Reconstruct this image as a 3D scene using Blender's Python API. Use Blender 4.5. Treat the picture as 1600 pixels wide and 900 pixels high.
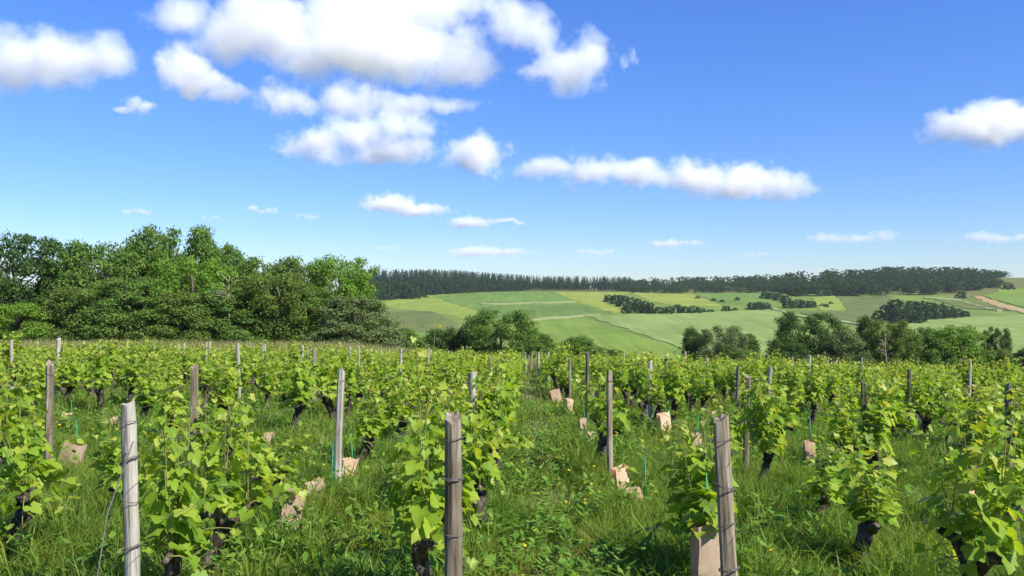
import bpy, bmesh, math, random
import numpy as np
from mathutils import Vector, Matrix
from mathutils.geometry import tessellate_polygon

R = math.radians
scene = bpy.context.scene
COL = scene.collection
for o in list(bpy.data.objects):
    bpy.data.objects.remove(o, do_unlink=True)

# ---------------------------------------------------------------- camera
EYE = 1.55
FPX = 1331.0                       # focal length in pixels of a 1600 wide picture
cam_data = bpy.data.cameras.new('camera')
cam_data.sensor_width = 36.0
cam_data.lens = 36.0 * FPX / 1600.0
cam_data.clip_start = 0.05
cam_data.clip_end = 60000.0
cam = bpy.data.objects.new('camera', cam_data)
COL.objects.link(cam)
cam.location = (0, 0, EYE)
cam.rotation_euler = (R(90.09), 0, R(0.86))
scene.camera = cam

# ---------------------------------------------------------------- sky and sun
SUN_AZ = 127.0                     # degrees clockwise from +Y (to the right of the view)
SUN_EL = 44.0
world = bpy.data.worlds.new('World')
scene.world = world
world.use_nodes = True
wn = world.node_tree
wn.nodes.clear()
sky = wn.nodes.new('ShaderNodeTexSky')
sky.sky_type = 'NISHITA'
sky.sun_disc = False
sky.sun_elevation = R(SUN_EL)
sky.sun_rotation = R(SUN_AZ)
sky.altitude = 200
sky.air_density = 1.0
sky.dust_density = 0.0
sky.ozone_density = 6.0
hs = wn.nodes.new('ShaderNodeHueSaturation')
hs.inputs['Hue'].default_value = 0.505
hs.inputs['Saturation'].default_value = 1.12
bg = wn.nodes.new('ShaderNodeBackground')
bg.inputs['Strength'].default_value = 0.10
wo = wn.nodes.new('ShaderNodeOutputWorld')
wn.links.new(sky.outputs[0], hs.inputs['Color'])
# the low sky of a clear rural day is blue rather than white: even tint by elevation, the same all round
geo_w = wn.nodes.new('ShaderNodeNewGeometry')
sep_w = wn.nodes.new('ShaderNodeSeparateXYZ')
map_w = wn.nodes.new('ShaderNodeValToRGB')
map_w.color_ramp.elements[0].position = 0.0
map_w.color_ramp.elements[0].color = (0.60, 0.665, 0.80, 1)
map_w.color_ramp.elements[1].position = 0.42
map_w.color_ramp.elements[1].color = (0.74, 0.88, 1.2, 1)
mul_w = wn.nodes.new('ShaderNodeMix')
mul_w.data_type = 'RGBA'
mul_w.blend_type = 'MULTIPLY'
mul_w.inputs[0].default_value = 1.0
neg_w = wn.nodes.new('ShaderNodeMath')
neg_w.operation = 'MULTIPLY'
neg_w.inputs[1].default_value = -1.0
wn.links.new(geo_w.outputs['Incoming'], sep_w.inputs[0])
wn.links.new(sep_w.outputs['Z'], neg_w.inputs[0])
wn.links.new(neg_w.outputs[0], map_w.inputs[0])
wn.links.new(hs.outputs[0], mul_w.inputs[6])
wn.links.new(map_w.outputs[0], mul_w.inputs[7])
wn.links.new(mul_w.outputs[2], bg.inputs[0])
wn.links.new(bg.outputs[0], wo.inputs[0])

sun_d = bpy.data.lights.new('sun', 'SUN')
sun_d.energy = 5.0
sun_d.angle = R(0.53)
sun_d.color = (1.0, 0.95, 0.86)
sun = bpy.data.objects.new('sun', sun_d)
COL.objects.link(sun)
to_sun = Vector((math.sin(R(SUN_AZ)) * math.cos(R(SUN_EL)), math.cos(R(SUN_AZ)) * math.cos(R(SUN_EL)), math.sin(R(SUN_EL))))
sun.rotation_euler = to_sun.to_track_quat('Z', 'Y').to_euler()
sun.location = (30, -30, 60)

vs = scene.view_settings
vs.view_transform = 'Standard'
vs.look = 'None'
vs.exposure = 0.86
vs.gamma = 1.0
vs.use_curve_mapping = False
scene.render.engine = 'CYCLES'
cy = scene.cycles
cy.use_denoising = True
cy.max_bounces = 14
cy.diffuse_bounces = 3
cy.glossy_bounces = 2
cy.transmission_bounces = 4
cy.transparent_max_bounces = 8
cy.volume_bounces = 12
cy.volume_max_steps = 256
cy.volume_step_rate = 0.7

# ---------------------------------------------------------------- helpers
rng = np.random.default_rng(7)
rnd = random.Random(11)


def tag(o, label=None, cat=None, group=None, kind=None):
    if label:
        o['label'] = label
    if cat:
        o['category'] = cat
    if group:
        o['group'] = group
    if kind:
        o['kind'] = kind
    return o


def np_mesh(name, V, F, smooth=False):
    V = np.asarray(V, dtype=np.float32)
    F = np.asarray(F, dtype=np.int32)
    me = bpy.data.meshes.new(name)
    n, k = F.shape
    me.vertices.add(len(V))
    me.vertices.foreach_set('co', V.ravel())
    me.loops.add(n * k)
    me.loops.foreach_set('vertex_index', F.ravel())
    me.polygons.add(n)
    me.polygons.foreach_set('loop_start', np.arange(n, dtype=np.int32) * k)
    me.polygons.foreach_set('loop_total', np.full(n, k, dtype=np.int32))
    if smooth:
        me.polygons.foreach_set('use_smooth', np.ones(n, dtype=bool))
    me.update(calc_edges=True)
    return me


def obj(name, me, mat=None, parent=None, loc=None):
    o = bpy.data.objects.new(name, me)
    COL.objects.link(o)
    if mat is not None and me is not None and len(me.materials) == 0:
        for m in (mat if isinstance(mat, (list, tuple)) else [mat]):
            me.materials.append(m)
    if parent is not None:
        o.parent = parent
    if loc is not None:
        o.location = loc
    return o


def empty(name, loc, rz=0.0, s=1.0):
    o = bpy.data.objects.new(name, None)
    o.empty_display_size = 0.2
    COL.objects.link(o)
    o.location = loc
    o.rotation_euler = (0, 0, rz)
    o.scale = (s, s, s)
    return o


def sstep(a, b, x):
    t = np.clip((np.asarray(x, dtype=float) - a) / (b - a), 0, 1)
    return t * t * (3 - 2 * t)


def tube(points, radii, n=7, jitter=0.0, rg=None, cap=True):
    """closed tube along a polyline -> V, F(quads)"""
    P = np.asarray(points, float)
    m = len(P)
    V = []
    up = np.array([0.31, 0.17, 0.93])
    T = np.gradient(P, axis=0)
    T /= np.linalg.norm(T, axis=1)[:, None] + 1e-9
    a = np.cross(T[0], up)
    if np.linalg.norm(a) < 0.05:
        a = np.cross(T[0], np.array([1.0, 0, 0]))
    a /= np.linalg.norm(a)
    ang = np.arange(n) * 2 * math.pi / n
    for i in range(m):
        a = a - T[i] * np.dot(a, T[i])
        a /= np.linalg.norm(a) + 1e-9
        b = np.cross(T[i], a)
        r = np.full(n, radii[i])
        if jitter:
            r = r * (1 + jitter * (rg or rng).normal(size=n))
        V.append(P[i] + (np.cos(ang) * r)[:, None] * a + (np.sin(ang) * r)[:, None] * b)
    V = np.concatenate(V)
    F = []
    for i in range(m - 1):
        for j in range(n):
            k = (j + 1) % n
            F.append((i * n + j, i * n + k, (i + 1) * n + k, (i + 1) * n + j))
    if cap:
        c0, c1 = len(V), len(V) + 1
        V = np.concatenate([V, [P[0]], [P[-1]]])
        for j in range(n):
            k = (j + 1) % n
            F.append((k, j, c0, c0))
            e = (m - 1) * n
            F.append((e + j, e + k, c1, c1))
    return V, np.array(F)


def join_vf(parts):
    Vs, Fs, n = [], [], 0
    for V, F in parts:
        Vs.append(V)
        Fs.append(np.asarray(F) + n)
        n += len(V)
    return np.concatenate(Vs), np.concatenate(Fs)


def poly_mesh(name, V, F, smooth=True):
    """quads, with degenerate ones turned into triangles"""
    me = bpy.data.meshes.new(name)
    faces = []
    for f in np.asarray(F).tolist():
        g = []
        for i in f:
            if i not in g:
                g.append(i)
        faces.append(g)
    me.from_pydata(np.asarray(V).tolist(), [], faces)
    if smooth:
        me.polygons.foreach_set('use_smooth', np.ones(len(faces), dtype=bool))
    me.update()
    return me


ORD = ['first', 'second', 'third', 'fourth', 'fifth', 'sixth', 'seventh', 'eighth', 'ninth', 'tenth', 'eleventh', 'twelfth', 'thirteenth', 'fourteenth',
       'fifteenth', 'sixteenth', 'seventeenth', 'eighteenth', 'nineteenth', 'twentieth']
ORD += ['%d%s' % (n, {1: 'st', 2: 'nd', 3: 'rd'}.get(n % 10, 'th')) for n in range(21, 100)]


# ---------------------------------------------------------------- terrain
_yy = np.arange(-400, 4000, 5.0)
_zz = np.interp(_yy, [-400, 40, 75, 110, 170, 230, 330, 600, 880, 1000, 1300, 4000],
                [10, -2.4, -6.5, -13, -22, -25, -21.5, -11.0, 0.9, 2.4, -4, -60])
_k = np.hanning(15)
_k /= _k.sum()
_zz = np.convolve(np.pad(_zz, 7, mode='edge'), _k, mode='valid')


def terrain(x, y):
    x = np.asarray(x, float)
    y = np.asarray(y, float)
    yc = np.clip(y, -40, 140)
    xc = np.clip(x, -60, 60)
    near = -0.05 * yc - 0.0003 * yc * np.abs(yc) - 0.022 * xc - 0.00035 * xc * xc
    near = near + 0.95 * sstep(51, 62, y) * sstep(-1, -14, x)
    near = near + 0.025 * np.sin(x * 1.1 + 0.6 * y) * np.sin(y * 0.9) * sstep(80, 40, np.abs(y))
    far = np.interp(y, _yy, _zz)
    far = far + 12.5 * sstep(150, 480, x) * sstep(520, 900, y)
    far = far - 3.0 * sstep(-60, -260, x) * sstep(500, 800, y)
    far = far + 1.2 * np.sin(x * 0.012) * np.sin(y * 0.011 + 1.0) * sstep(200, 400, y)
    w = sstep(58, 115, y)
    return near * (1 - w) + far * w


def gz(x, y):
    return float(terrain(x, y))


cam_m = cam.rotation_euler.to_matrix()


def ray(px, py):
    d = cam_m @ Vector(((px - 800) / FPX, (450 - py) / FPX, -1.0))
    return d / d.y                  # per metre of depth


def hit(px, py, y0=180.0, y1=2200.0):
    """ground point behind a picture point, beyond depth y0"""
    d = ray(px, py)
    ys = np.arange(y0, y1, 2.0)
    below = (EYE + d.z * ys) <= terrain(d.x * ys, ys)
    i = int(np.argmax(below)) if below.any() else len(ys) - 1
    y = float(ys[i])
    return d.x * y, y


def at(px, py, y):
    d = ray(px, py)
    return Vector((d.x * y, y, EYE + d.z * y))


# ---------------------------------------------------------------- materials
def new_mat(name):
    m = bpy.data.materials.new(name)
    m.use_nodes = True
    nt = m.node_tree
    nt.nodes.clear()
    return m, nt


def N(nt, t, **kw):
    n = nt.nodes.new(t)
    for k, v in kw.items():
        if k in n.inputs:
            n.inputs[k].default_value = v
        else:
            setattr(n, k, v)
    return n


def ramp(nt, fac, stops):
    r = nt.nodes.new('ShaderNodeValToRGB')
    e = r.color_ramp.elements
    e[0].position, e[0].color = stops[0][0], (*stops[0][1], 1)
    e[1].position, e[1].color = stops[-1][0], (*stops[-1][1], 1)
    for p, c in stops[1:-1]:
        q = e.new(p)
        q.color = (*c, 1)
    nt.links.new(fac, r.inputs[0])
    return r


def leaf_mat(name, stops, trans=0.45, tcol=(1.5, 1.35, 0.6), rough=0.45, patch=0.0, patch_col=(0.2, 0.2, 0.04), patch_scale=0.8, spec=0.35):
    m, nt = new_mat(name)
    geo = N(nt, 'ShaderNodeNewGeometry')
    oi = N(nt, 'ShaderNodeObjectInfo')
    add = N(nt, 'ShaderNodeMath', operation='ADD')
    fr = N(nt, 'ShaderNodeMath', operation='FRACT')
    nt.links.new(geo.outputs['Random Per Island'], add.inputs[0])
    nt.links.new(oi.outputs['Random'], add.inputs[1])
    nt.links.new(add.outputs[0], fr.inputs[0])
    rp = ramp(nt, fr.outputs[0], stops)
    col = rp.outputs[0]
    if patch:
        nz = N(nt, 'ShaderNodeTexNoise', Scale=patch_scale, Detail=3.0)
        nt.links.new(geo.outputs['Position'], nz.inputs['Vector'])
        mr = N(nt, 'ShaderNodeMapRange')
        mr.inputs[1].default_value = 0.42
        mr.inputs[2].default_value = 0.66
        mr.inputs[4].default_value = patch
        nt.links.new(nz.outputs[0], mr.inputs[0])
        mx = N(nt, 'ShaderNodeMix', data_type='RGBA')
        nt.links.new(mr.outputs[0], mx.inputs[0])
        nt.links.new(col, mx.inputs[6])
        mx.inputs[7].default_value = (*patch_col, 1)
        col = mx.outputs[2]
    pb = N(nt, 'ShaderNodeBsdfPrincipled', Roughness=rough)
    pb.inputs['Specular IOR Level'].default_value = spec
    nt.links.new(col, pb.inputs['Base Color'])
    tc = N(nt, 'ShaderNodeMix', data_type='RGBA', blend_type='MULTIPLY')
    tc.inputs[0].default_value = 1.0
    nt.links.new(col, tc.inputs[6])
    tc.inputs[7].default_value = (*tcol, 1)
    tr = N(nt, 'ShaderNodeBsdfTranslucent')
    nt.links.new(tc.outputs[2], tr.inputs[0])
    mixs = N(nt, 'ShaderNodeMixShader')
    mixs.inputs[0].default_value = trans
    nt.links.new(pb.outputs[0], mixs.inputs[1])
    nt.links.new(tr.outputs[0], mixs.inputs[2])
    out = N(nt, 'ShaderNodeOutputMaterial')
    nt.links.new(mixs.outputs[0], out.inputs[0])
    return m


def rough_mat(name, stops, scale=4.0, stretch=(1, 1, 1), detail=6.0, rough=0.85, bump=0.3, bdist=0.02, coords='Object', rot=(0, 0, 0), lo=0.3, hi=0.7, objvar=0.0):
    m, nt = new_mat(name)
    tc = N(nt, 'ShaderNodeTexCoord')
    mp = N(nt, 'ShaderNodeMapping')
    mp.inputs['Scale'].default_value = stretch
    mp.inputs['Rotation'].default_value = rot
    nt.links.new(tc.outputs[coords], mp.inputs[0])
    nz = N(nt, 'ShaderNodeTexNoise', Scale=scale, Detail=detail, Roughness=0.65)
    if objvar:
        oi = N(nt, 'ShaderNodeObjectInfo')
        va = N(nt, 'ShaderNodeVectorMath', operation='SCALE')
        va.inputs[0].default_value = (37, 53, 71)
        nt.links.new(oi.outputs['Random'], va.inputs['Scale'])
        vb = N(nt, 'ShaderNodeVectorMath', operation='ADD')
        nt.links.new(mp.outputs[0], vb.inputs[0])
        nt.links.new(va.outputs[0], vb.inputs[1])
        nt.links.new(vb.outputs[0], nz.inputs['Vector'])
    else:
        nt.links.new(mp.outputs[0], nz.inputs['Vector'])
    mr = N(nt, 'ShaderNodeMapRange')
    mr.inputs[1].default_value = lo
    mr.inputs[2].default_value = hi
    nt.links.new(nz.outputs[0], mr.inputs[0])
    rp = ramp(nt, mr.outputs[0], stops)
    pb = N(nt, 'ShaderNodeBsdfPrincipled', Roughness=rough)
    pb.inputs['Specular IOR Level'].default_value = 0.08 if rough > 0.83 else 0.25
    col = rp.outputs[0]
    if objvar:
        hv = N(nt, 'ShaderNodeHueSaturation')
        mv = N(nt, 'ShaderNodeMapRange')
        mv.inputs[3].default_value = 1 - objvar
        mv.inputs[4].default_value = 1 + objvar
        nt.links.new(oi.outputs['Random'], mv.inputs[0])
        nt.links.new(mv.outputs[0], hv.inputs['Value'])
        nt.links.new(col, hv.inputs['Color'])
        col = hv.outputs[0]
    nt.links.new(col, pb.inputs['Base Color'])
    if bump:
        bp = N(nt, 'ShaderNodeBump', Strength=bump, Distance=bdist)
        nt.links.new(nz.outputs[0], bp.inputs['Height'])
        nt.links.new(bp.outputs[0], pb.inputs['Normal'])
    out = N(nt, 'ShaderNodeOutputMaterial')
    nt.links.new(pb.outputs[0], out.inputs[0])
    return m


M = {}
M['vine_leaf'] = leaf_mat('vine_leaf', [(0, (0.13, 0.235, 0.022)), (0.35, (0.2, 0.32, 0.027)), (0.7, (0.26, 0.375, 0.032)), (1, (0.36, 0.43, 0.055))], trans=0.5, tcol=(1.5, 1.4, 0.55), rough=0.5, spec=0.25)
M['young_leaf'] = leaf_mat('young_leaf', [(0, (0.22, 0.33, 0.035)), (0.5, (0.3, 0.4, 0.045)), (1, (0.4, 0.42, 0.09))], trans=0.45, tcol=(1.6, 1.3, 0.5), rough=0.45)
M['cane'] = rough_mat('cane', [(0, (0.16, 0.2, 0.05)), (1, (0.24, 0.2, 0.08))], scale=20)
M['vine_bark'] = rough_mat('vine_bark', [(0, (0.016, 0.013, 0.01)), (0.5, (0.06, 0.047, 0.036)), (1, (0.17, 0.145, 0.115))], scale=34, stretch=(1, 1, 0.22), bump=0.9, bdist=0.02, objvar=0.25)
M['post_wood'] = rough_mat('post_wood', [(0, (0.03, 0.023, 0.015)), (0.35, (0.125, 0.102, 0.068)), (0.7, (0.205, 0.175, 0.125)), (1, (0.32, 0.285, 0.22))], scale=42, stretch=(1, 1, 0.07), bump=0.7, bdist=0.008, lo=0.3, hi=0.68, objvar=0.28)
M['pale_wood'] = rough_mat('pale_wood', [(0, (0.12, 0.105, 0.08)), (0.35, (0.27, 0.25, 0.2)), (0.7, (0.37, 0.35, 0.29)), (1, (0.48, 0.46, 0.4))], scale=42, stretch=(1, 1, 0.07), bump=0.6, bdist=0.008, lo=0.3, hi=0.68, objvar=0.15)
M['new_wood'] = rough_mat('new_wood', [(0, (0.3, 0.22, 0.13)), (1, (0.52, 0.42, 0.28))], scale=30, stretch=(1, 1, 0.08), bump=0.3, bdist=0.005)
M['wire'] = rough_mat('wire', [(0, (0.05, 0.045, 0.04)), (1, (0.16, 0.15, 0.14))], scale=60, rough=0.5, bump=0)
M['carton'] = rough_mat('carton', [(0, (0.58, 0.4, 0.24)), (0.5, (0.72, 0.54, 0.36)), (1, (0.78, 0.62, 0.44))], scale=7, stretch=(1, 1, 0.5), bump=0.25, bdist=0.006, rough=0.8, objvar=0.18)
M['green_rod'] = rough_mat('green_rod', [(0, (0.01, 0.16, 0.07)), (1, (0.03, 0.24, 0.12))], scale=30, rough=0.4, bump=0)
M['grass'] = leaf_mat('grass', [(0, (0.04, 0.105, 0.014)), (0.45, (0.1, 0.205, 0.024)), (0.85, (0.19, 0.31, 0.038)), (1, (0.33, 0.35, 0.11))], trans=0.5, tcol=(1.35, 1.3, 0.6), patch=0.65, patch_col=(0.27, 0.32, 0.05), patch_scale=1.3, rough=0.5, spec=0.2)
M['dry_grass'] = leaf_mat('dry_grass', [(0, (0.16, 0.2, 0.05)), (0.5, (0.27, 0.27, 0.09)), (1, (0.36, 0.31, 0.14))], trans=0.35, tcol=(1.2, 1.1, 0.7))
M['weed'] = leaf_mat('weed', [(0, (0.09, 0.19, 0.025)), (0.6, (0.14, 0.26, 0.035)), (1, (0.2, 0.32, 0.055))], trans=0.42, rough=0.6, spec=0.15)
M['yellow_petal'] = leaf_mat('yellow_petal', [(0, (0.7, 0.5, 0.01)), (1, (0.8, 0.62, 0.03))], trans=0.3, tcol=(1.1, 1, 0.5))
M['white_petal'] = leaf_mat('white_petal', [(0, (0.65, 0.65, 0.6)), (1, (0.8, 0.8, 0.75))], trans=0.3, tcol=(1, 1, 1))
M['soil'] = rough_mat('soil', [(0, (0.05, 0.075, 0.018)), (0.4, (0.085, 0.12, 0.025)), (0.65, (0.15, 0.13, 0.045)), (1, (0.2, 0.13, 0.06))], scale=1.4, detail=9, bump=0.6, bdist=0.05)
M['tree_bark'] = rough_mat('tree_bark', [(0, (0.05, 0.04, 0.03)), (1, (0.16, 0.13, 0.1))], scale=9, stretch=(1, 1, 0.3), bump=0.5, bdist=0.03)
M['dead_twig'] = rough_mat('dead_twig', [(0, (0.22, 0.18, 0.13)), (1, (0.36, 0.3, 0.22))], scale=9, bump=0)
TREE_COLS = {
    'dark': [(0, (0.032, 0.067, 0.015)), (0.6, (0.055, 0.110, 0.022)), (1, (0.087, 0.155, 0.029))],
    'mid': [(0, (0.061, 0.123, 0.023)), (0.6, (0.104, 0.192, 0.033)), (1, (0.161, 0.254, 0.043))],
    'bright': [(0, (0.081, 0.168, 0.018)), (0.6, (0.134, 0.254, 0.028)), (1, (0.197, 0.328, 0.037))],
    'greyish': [(0, (0.078, 0.119, 0.042)), (0.6, (0.129, 0.183, 0.059)), (1, (0.198, 0.252, 0.089))],
    'olive': [(0, (0.070, 0.113, 0.022)), (0.6, (0.111, 0.172, 0.029)), (1, (0.171, 0.236, 0.044))],
}
for k, s in TREE_COLS.items():
    M['tree_' + k] = leaf_mat('tree_' + k, s, trans=0.36, tcol=(1.4, 1.25, 0.5), rough=0.65, spec=0.12)
M['conifer'] = leaf_mat('conifer', [(0, (0.012, 0.034, 0.016)), (0.6, (0.022, 0.055, 0.024)), (1, (0.035, 0.075, 0.03))], trans=0.15, spec=0.05, rough=0.8)
M['far_leaf'] = leaf_mat('far_leaf', [(0, (0.02, 0.046, 0.013)), (0.6, (0.028, 0.066, 0.017)), (1, (0.038, 0.085, 0.02))], trans=0.2, spec=0.05, rough=0.7)

# ---------------------------------------------------------------- ground sheet
xs = np.unique(np.concatenate([np.linspace(-3000, -700, 24), np.linspace(-700, -60, 55), np.arange(-60, 60.1, 1.5), np.linspace(60, 760, 60), np.linspace(760, 3000, 24)]))
ys = np.unique(np.concatenate([np.linspace(-1500, -40, 25), np.arange(-40, 120.1, 1.5), np.arange(120, 1100, 9.0), np.linspace(1100, 3200, 40)]))
GX, GY = np.meshgrid(xs, ys)
V = np.stack([GX, GY, terrain(GX, GY)], -1).reshape(-1, 3)
nx, ny = len(xs), len(ys)
ii = (np.arange(ny - 1)[:, None] * nx + np.arange(nx - 1)[None, :]).ravel()
F = np.stack([ii, ii + 1, ii + nx + 1, ii + nx], -1)
ground = obj('ground', np_mesh('ground', V, F, True), M['soil'])
tag(ground, kind='structure')


# ---------------------------------------------------------------- fields across the valley
def field_mat(name, c0, c1, ang, streak=0.06, scale=0.25):
    m = rough_mat(name, [(0, c0), (1, c1)], scale=scale, stretch=(1.0, streak, 0.05), rot=(0, 0, R(ang)), detail=8, bump=0.1, bdist=0.5, rough=0.9, lo=0.3, hi=0.7)
    nt = m.node_tree
    pb = [n for n in nt.nodes if n.type == 'BSDF_PRINCIPLED'][0]
    src = pb.inputs['Base Color'].links[0].from_socket
    tc = N(nt, 'ShaderNodeTexCoord')
    nz = N(nt, 'ShaderNodeTexNoise', Scale=0.03, Detail=8.0, Roughness=0.7)
    nt.links.new(tc.outputs['Object'], nz.inputs['Vector'])
    mr = N(nt, 'ShaderNodeMapRange')
    mr.inputs[1].default_value = 0.3
    mr.inputs[2].default_value = 0.7
    mr.inputs[3].default_value = 0.78
    mr.inputs[4].default_value = 1.16
    nt.links.new(nz.outputs[0], mr.inputs[0])
    hv = N(nt, 'ShaderNodeHueSaturation')
    nt.links.new(mr.outputs[0], hv.inputs['Value'])
    nt.links.new(src, hv.inputs['Color'])
    nt.links.new(hv.outputs[0], pb.inputs['Base Color'])
    return m


FM = {
    'yellow': field_mat('field_yellow', (0.15, 0.21, 0.032), (0.21, 0.26, 0.045), 20, 0.1, 0.14),
    'gold': field_mat('field_gold', (0.17, 0.215, 0.032), (0.235, 0.27, 0.045), 30, 0.1, 0.14),
    'green': field_mat('field_green', (0.08, 0.15, 0.028), (0.145, 0.215, 0.042), 35, 0.04),
    'green2': field_mat('field_green2', (0.095, 0.165, 0.024), (0.165, 0.23, 0.038), -20, 0.04),
    'deep': field_mat('field_deep', (0.075, 0.135, 0.025), (0.13, 0.19, 0.038), 15, 0.04),
    'pale': field_mat('field_pale', (0.135, 0.205, 0.05), (0.215, 0.275, 0.078), 62, 0.03, 0.16),
    'brown': field_mat('field_brown', (0.078, 0.11, 0.026), (0.13, 0.15, 0.04), 50, 0.04),
    'earth': field_mat('field_earth', (0.25, 0.18, 0.085), (0.34, 0.25, 0.12), 40, 0.1),
    'track': field_mat('field_track', (0.2, 0.23, 0.09), (0.29, 0.29, 0.14), 40, 0.5),
    'meadow': field_mat('field_meadow', (0.095, 0.16, 0.028), (0.155, 0.21, 0.04), 70, 0.5, 0.06),
}


def drape(name, pts_px, mat, h, y0=200.0):
    P = [hit(px, py, y0) for px, py in pts_px]
    tri = tessellate_polygon([[Vector((x, y, 0)) for x, y in P]])
    bm = bmesh.new()
    vs_ = [bm.verts.new((x, y, 0)) for x, y in P]
    for t in tri:
        try:
            bm.faces.new([vs_[i] for i in t])
        except ValueError:
            pass
    for _ in range(8):
        es = [e for e in bm.edges if e.calc_length() > 14]
        if not es:
            break
        bmesh.ops.subdivide_edges(bm, edges=es, cuts=1)
        bmesh.ops.triangulate(bm, faces=[f for f in bm.faces if len(f.verts) > 3])
    for v in bm.verts:
        if v.is_boundary:                          # worked edges are never ruler straight
            v.co.x += 1.3 * math.sin(v.co.y * 0.21 + v.co.x * 0.13) + rnd.uniform(-0.9, 0.9)
            v.co.y += 2.2 * math.sin(v.co.x * 0.17 + 1.3) + rnd.uniform(-1.2, 1.2)
        v.co.z = gz(v.co.x, v.co.y) + h
    bmesh.ops.recalc_face_normals(bm, faces=bm.faces)
    if sum(f.normal.z for f in bm.faces) < 0:
        bmesh.ops.reverse_faces(bm, faces=bm.faces)
    be = [e for e in bm.edges if e.is_boundary]
    ret = bmesh.ops.extrude_edge_only(bm, edges=be)
    for g in ret['geom']:
        if isinstance(g, bmesh.types.BMVert):
            g.co.z -= h + 0.6
    me = bpy.data.meshes.new(name)
    bm.to_mesh(me)
    bm.free()
    o = obj(name, me, mat)
    tag(o, kind='structure')
    return o


def ribbon_px(line, wpx):
    up = [(x, y - wpx / 2) for x, y in line]
    dn = [(x, y + wpx / 2) for x, y in reversed(line)]
    return up + dn


FIELDS = [
    ('meadow_field', [(575, 472), (660, 458), (985, 456), (1240, 457), (1420, 462), (1520, 462), (1640, 478), (1640, 560), (600, 560)], 'meadow'),
    ('wheat_field', [(590, 472), (657, 459), (667, 460), (756, 489), (744, 503), (700, 492), (674, 488), (600, 480)], 'yellow'),
    ('vine_field', [(600, 486), (674, 487), (705, 499), (730, 520), (600, 520)], 'brown'),
    ('crop_field', [(669, 460), (833, 455), (862, 456), (898, 470), (756, 475), (752, 487)], 'green'),
    ('wheat_field', [(864, 456), (985, 457), (950, 468), (946, 474), (984, 487), (968, 492), (912, 476), (900, 471)], 'gold'),
    ('crop_field', [(753, 478), (898, 475), (912, 477), (962, 491), (911, 494), (822, 501), (757, 491)], 'deep'),
    ('wheat_field', [(985, 458), (1082, 461), (1130, 478), (1060, 479), (1018, 472)], 'gold'),
    ('crop_field', [(1084, 459), (1200, 459), (1196, 478), (1132, 479)], 'green'),
    ('crop_field', [(760, 520), (822, 505), (911, 496), (1003, 528), (925, 537), (900, 550)], 'green2'),
    ('grain_field', [(918, 495), (960, 493), (1090, 488), (1225, 485), (1245, 492), (1240, 560), (1085, 560), (1062, 542)], 'pale'),
    ('crop_field', [(928, 539), (1004, 530), (1058, 542), (1070, 566), (966, 556)], 'green2'),
    ('wheat_field', [(1268, 465), (1306, 463), (1322, 484), (1282, 486)], 'yellow'),
    ('vine_field', [(1309, 464), (1398, 464), (1371, 486), (1346, 507), (1292, 499), (1246, 489), (1324, 487)], 'brown'),
    ('grain_field', [(1405, 508), (1450, 502), (1520, 497), (1660, 490), (1660, 560), (1400, 560)], 'pale'),
    ('vine_field', [(1460, 469), (1514, 465), (1577, 486), (1515, 484)], 'brown'),
    ('ploughed_field', [(1515, 463), (1537, 465), (1640, 492), (1640, 499), (1585, 487)], 'earth'),
    ('crop_field', [(1540, 464), (1570, 450), (1660, 452), (1660, 492), (1602, 482)], 'green2'),
]
for i, (nm, pts, mk) in enumerate(FIELDS):
    drape(nm, pts, FM[mk], 0.12 + 0.03 * i)
for i, (line, w) in enumerate([([(752, 476.4), (830, 474.5), (898, 472.6)], 1.3), ([(815, 503), (860, 498), (911, 494.6), (936, 493)], 1.8),
                               ([(1198, 481), (1240, 494), (1292, 501), (1350, 509)], 1.8), ([(1440, 466), (1500, 470), (1560, 487)], 1.5)]):
    drape('farm_track', ribbon_px(line, w), FM['track'], 0.70 + 0.02 * i)


# ---------------------------------------------------------------- trees
def quads_from(P, A, B):
    """rhombic leaf faces centred at P with half axes A and B"""
    n = len(P)
    V = np.empty((n, 4, 3))
    V[:, 0] = P - A
    V[:, 1] = P + B
    V[:, 2] = P + A
    V[:, 3] = P - B
    return V.reshape(-1, 3), np.arange(n * 4).reshape(n, 4)


def rand_dirs(n, rg):
    d = rg.normal(size=(n, 3))
    return d / np.linalg.norm(d, axis=1)[:, None]


def leaf_quads(P, out, size, rg, flat=0.5, aspect=0.5):
    n = len(P)
    nrm = out * (1 - flat) + np.array([0, 0, 1.0]) * flat + 0.38 * rg.normal(size=(n, 3))
    nrm /= np.linalg.norm(nrm, axis=1)[:, None]
    a = np.cross(nrm, rand_dirs(n, rg))
    a /= np.linalg.norm(a, axis=1)[:, None] + 1e-9
    b = np.cross(nrm, a)
    s = size * rg.uniform(0.6, 1.3, n)
    return quads_from(P, a * s[:, None] * 0.5, b * (s * aspect)[:, None] * 0.5)


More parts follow.
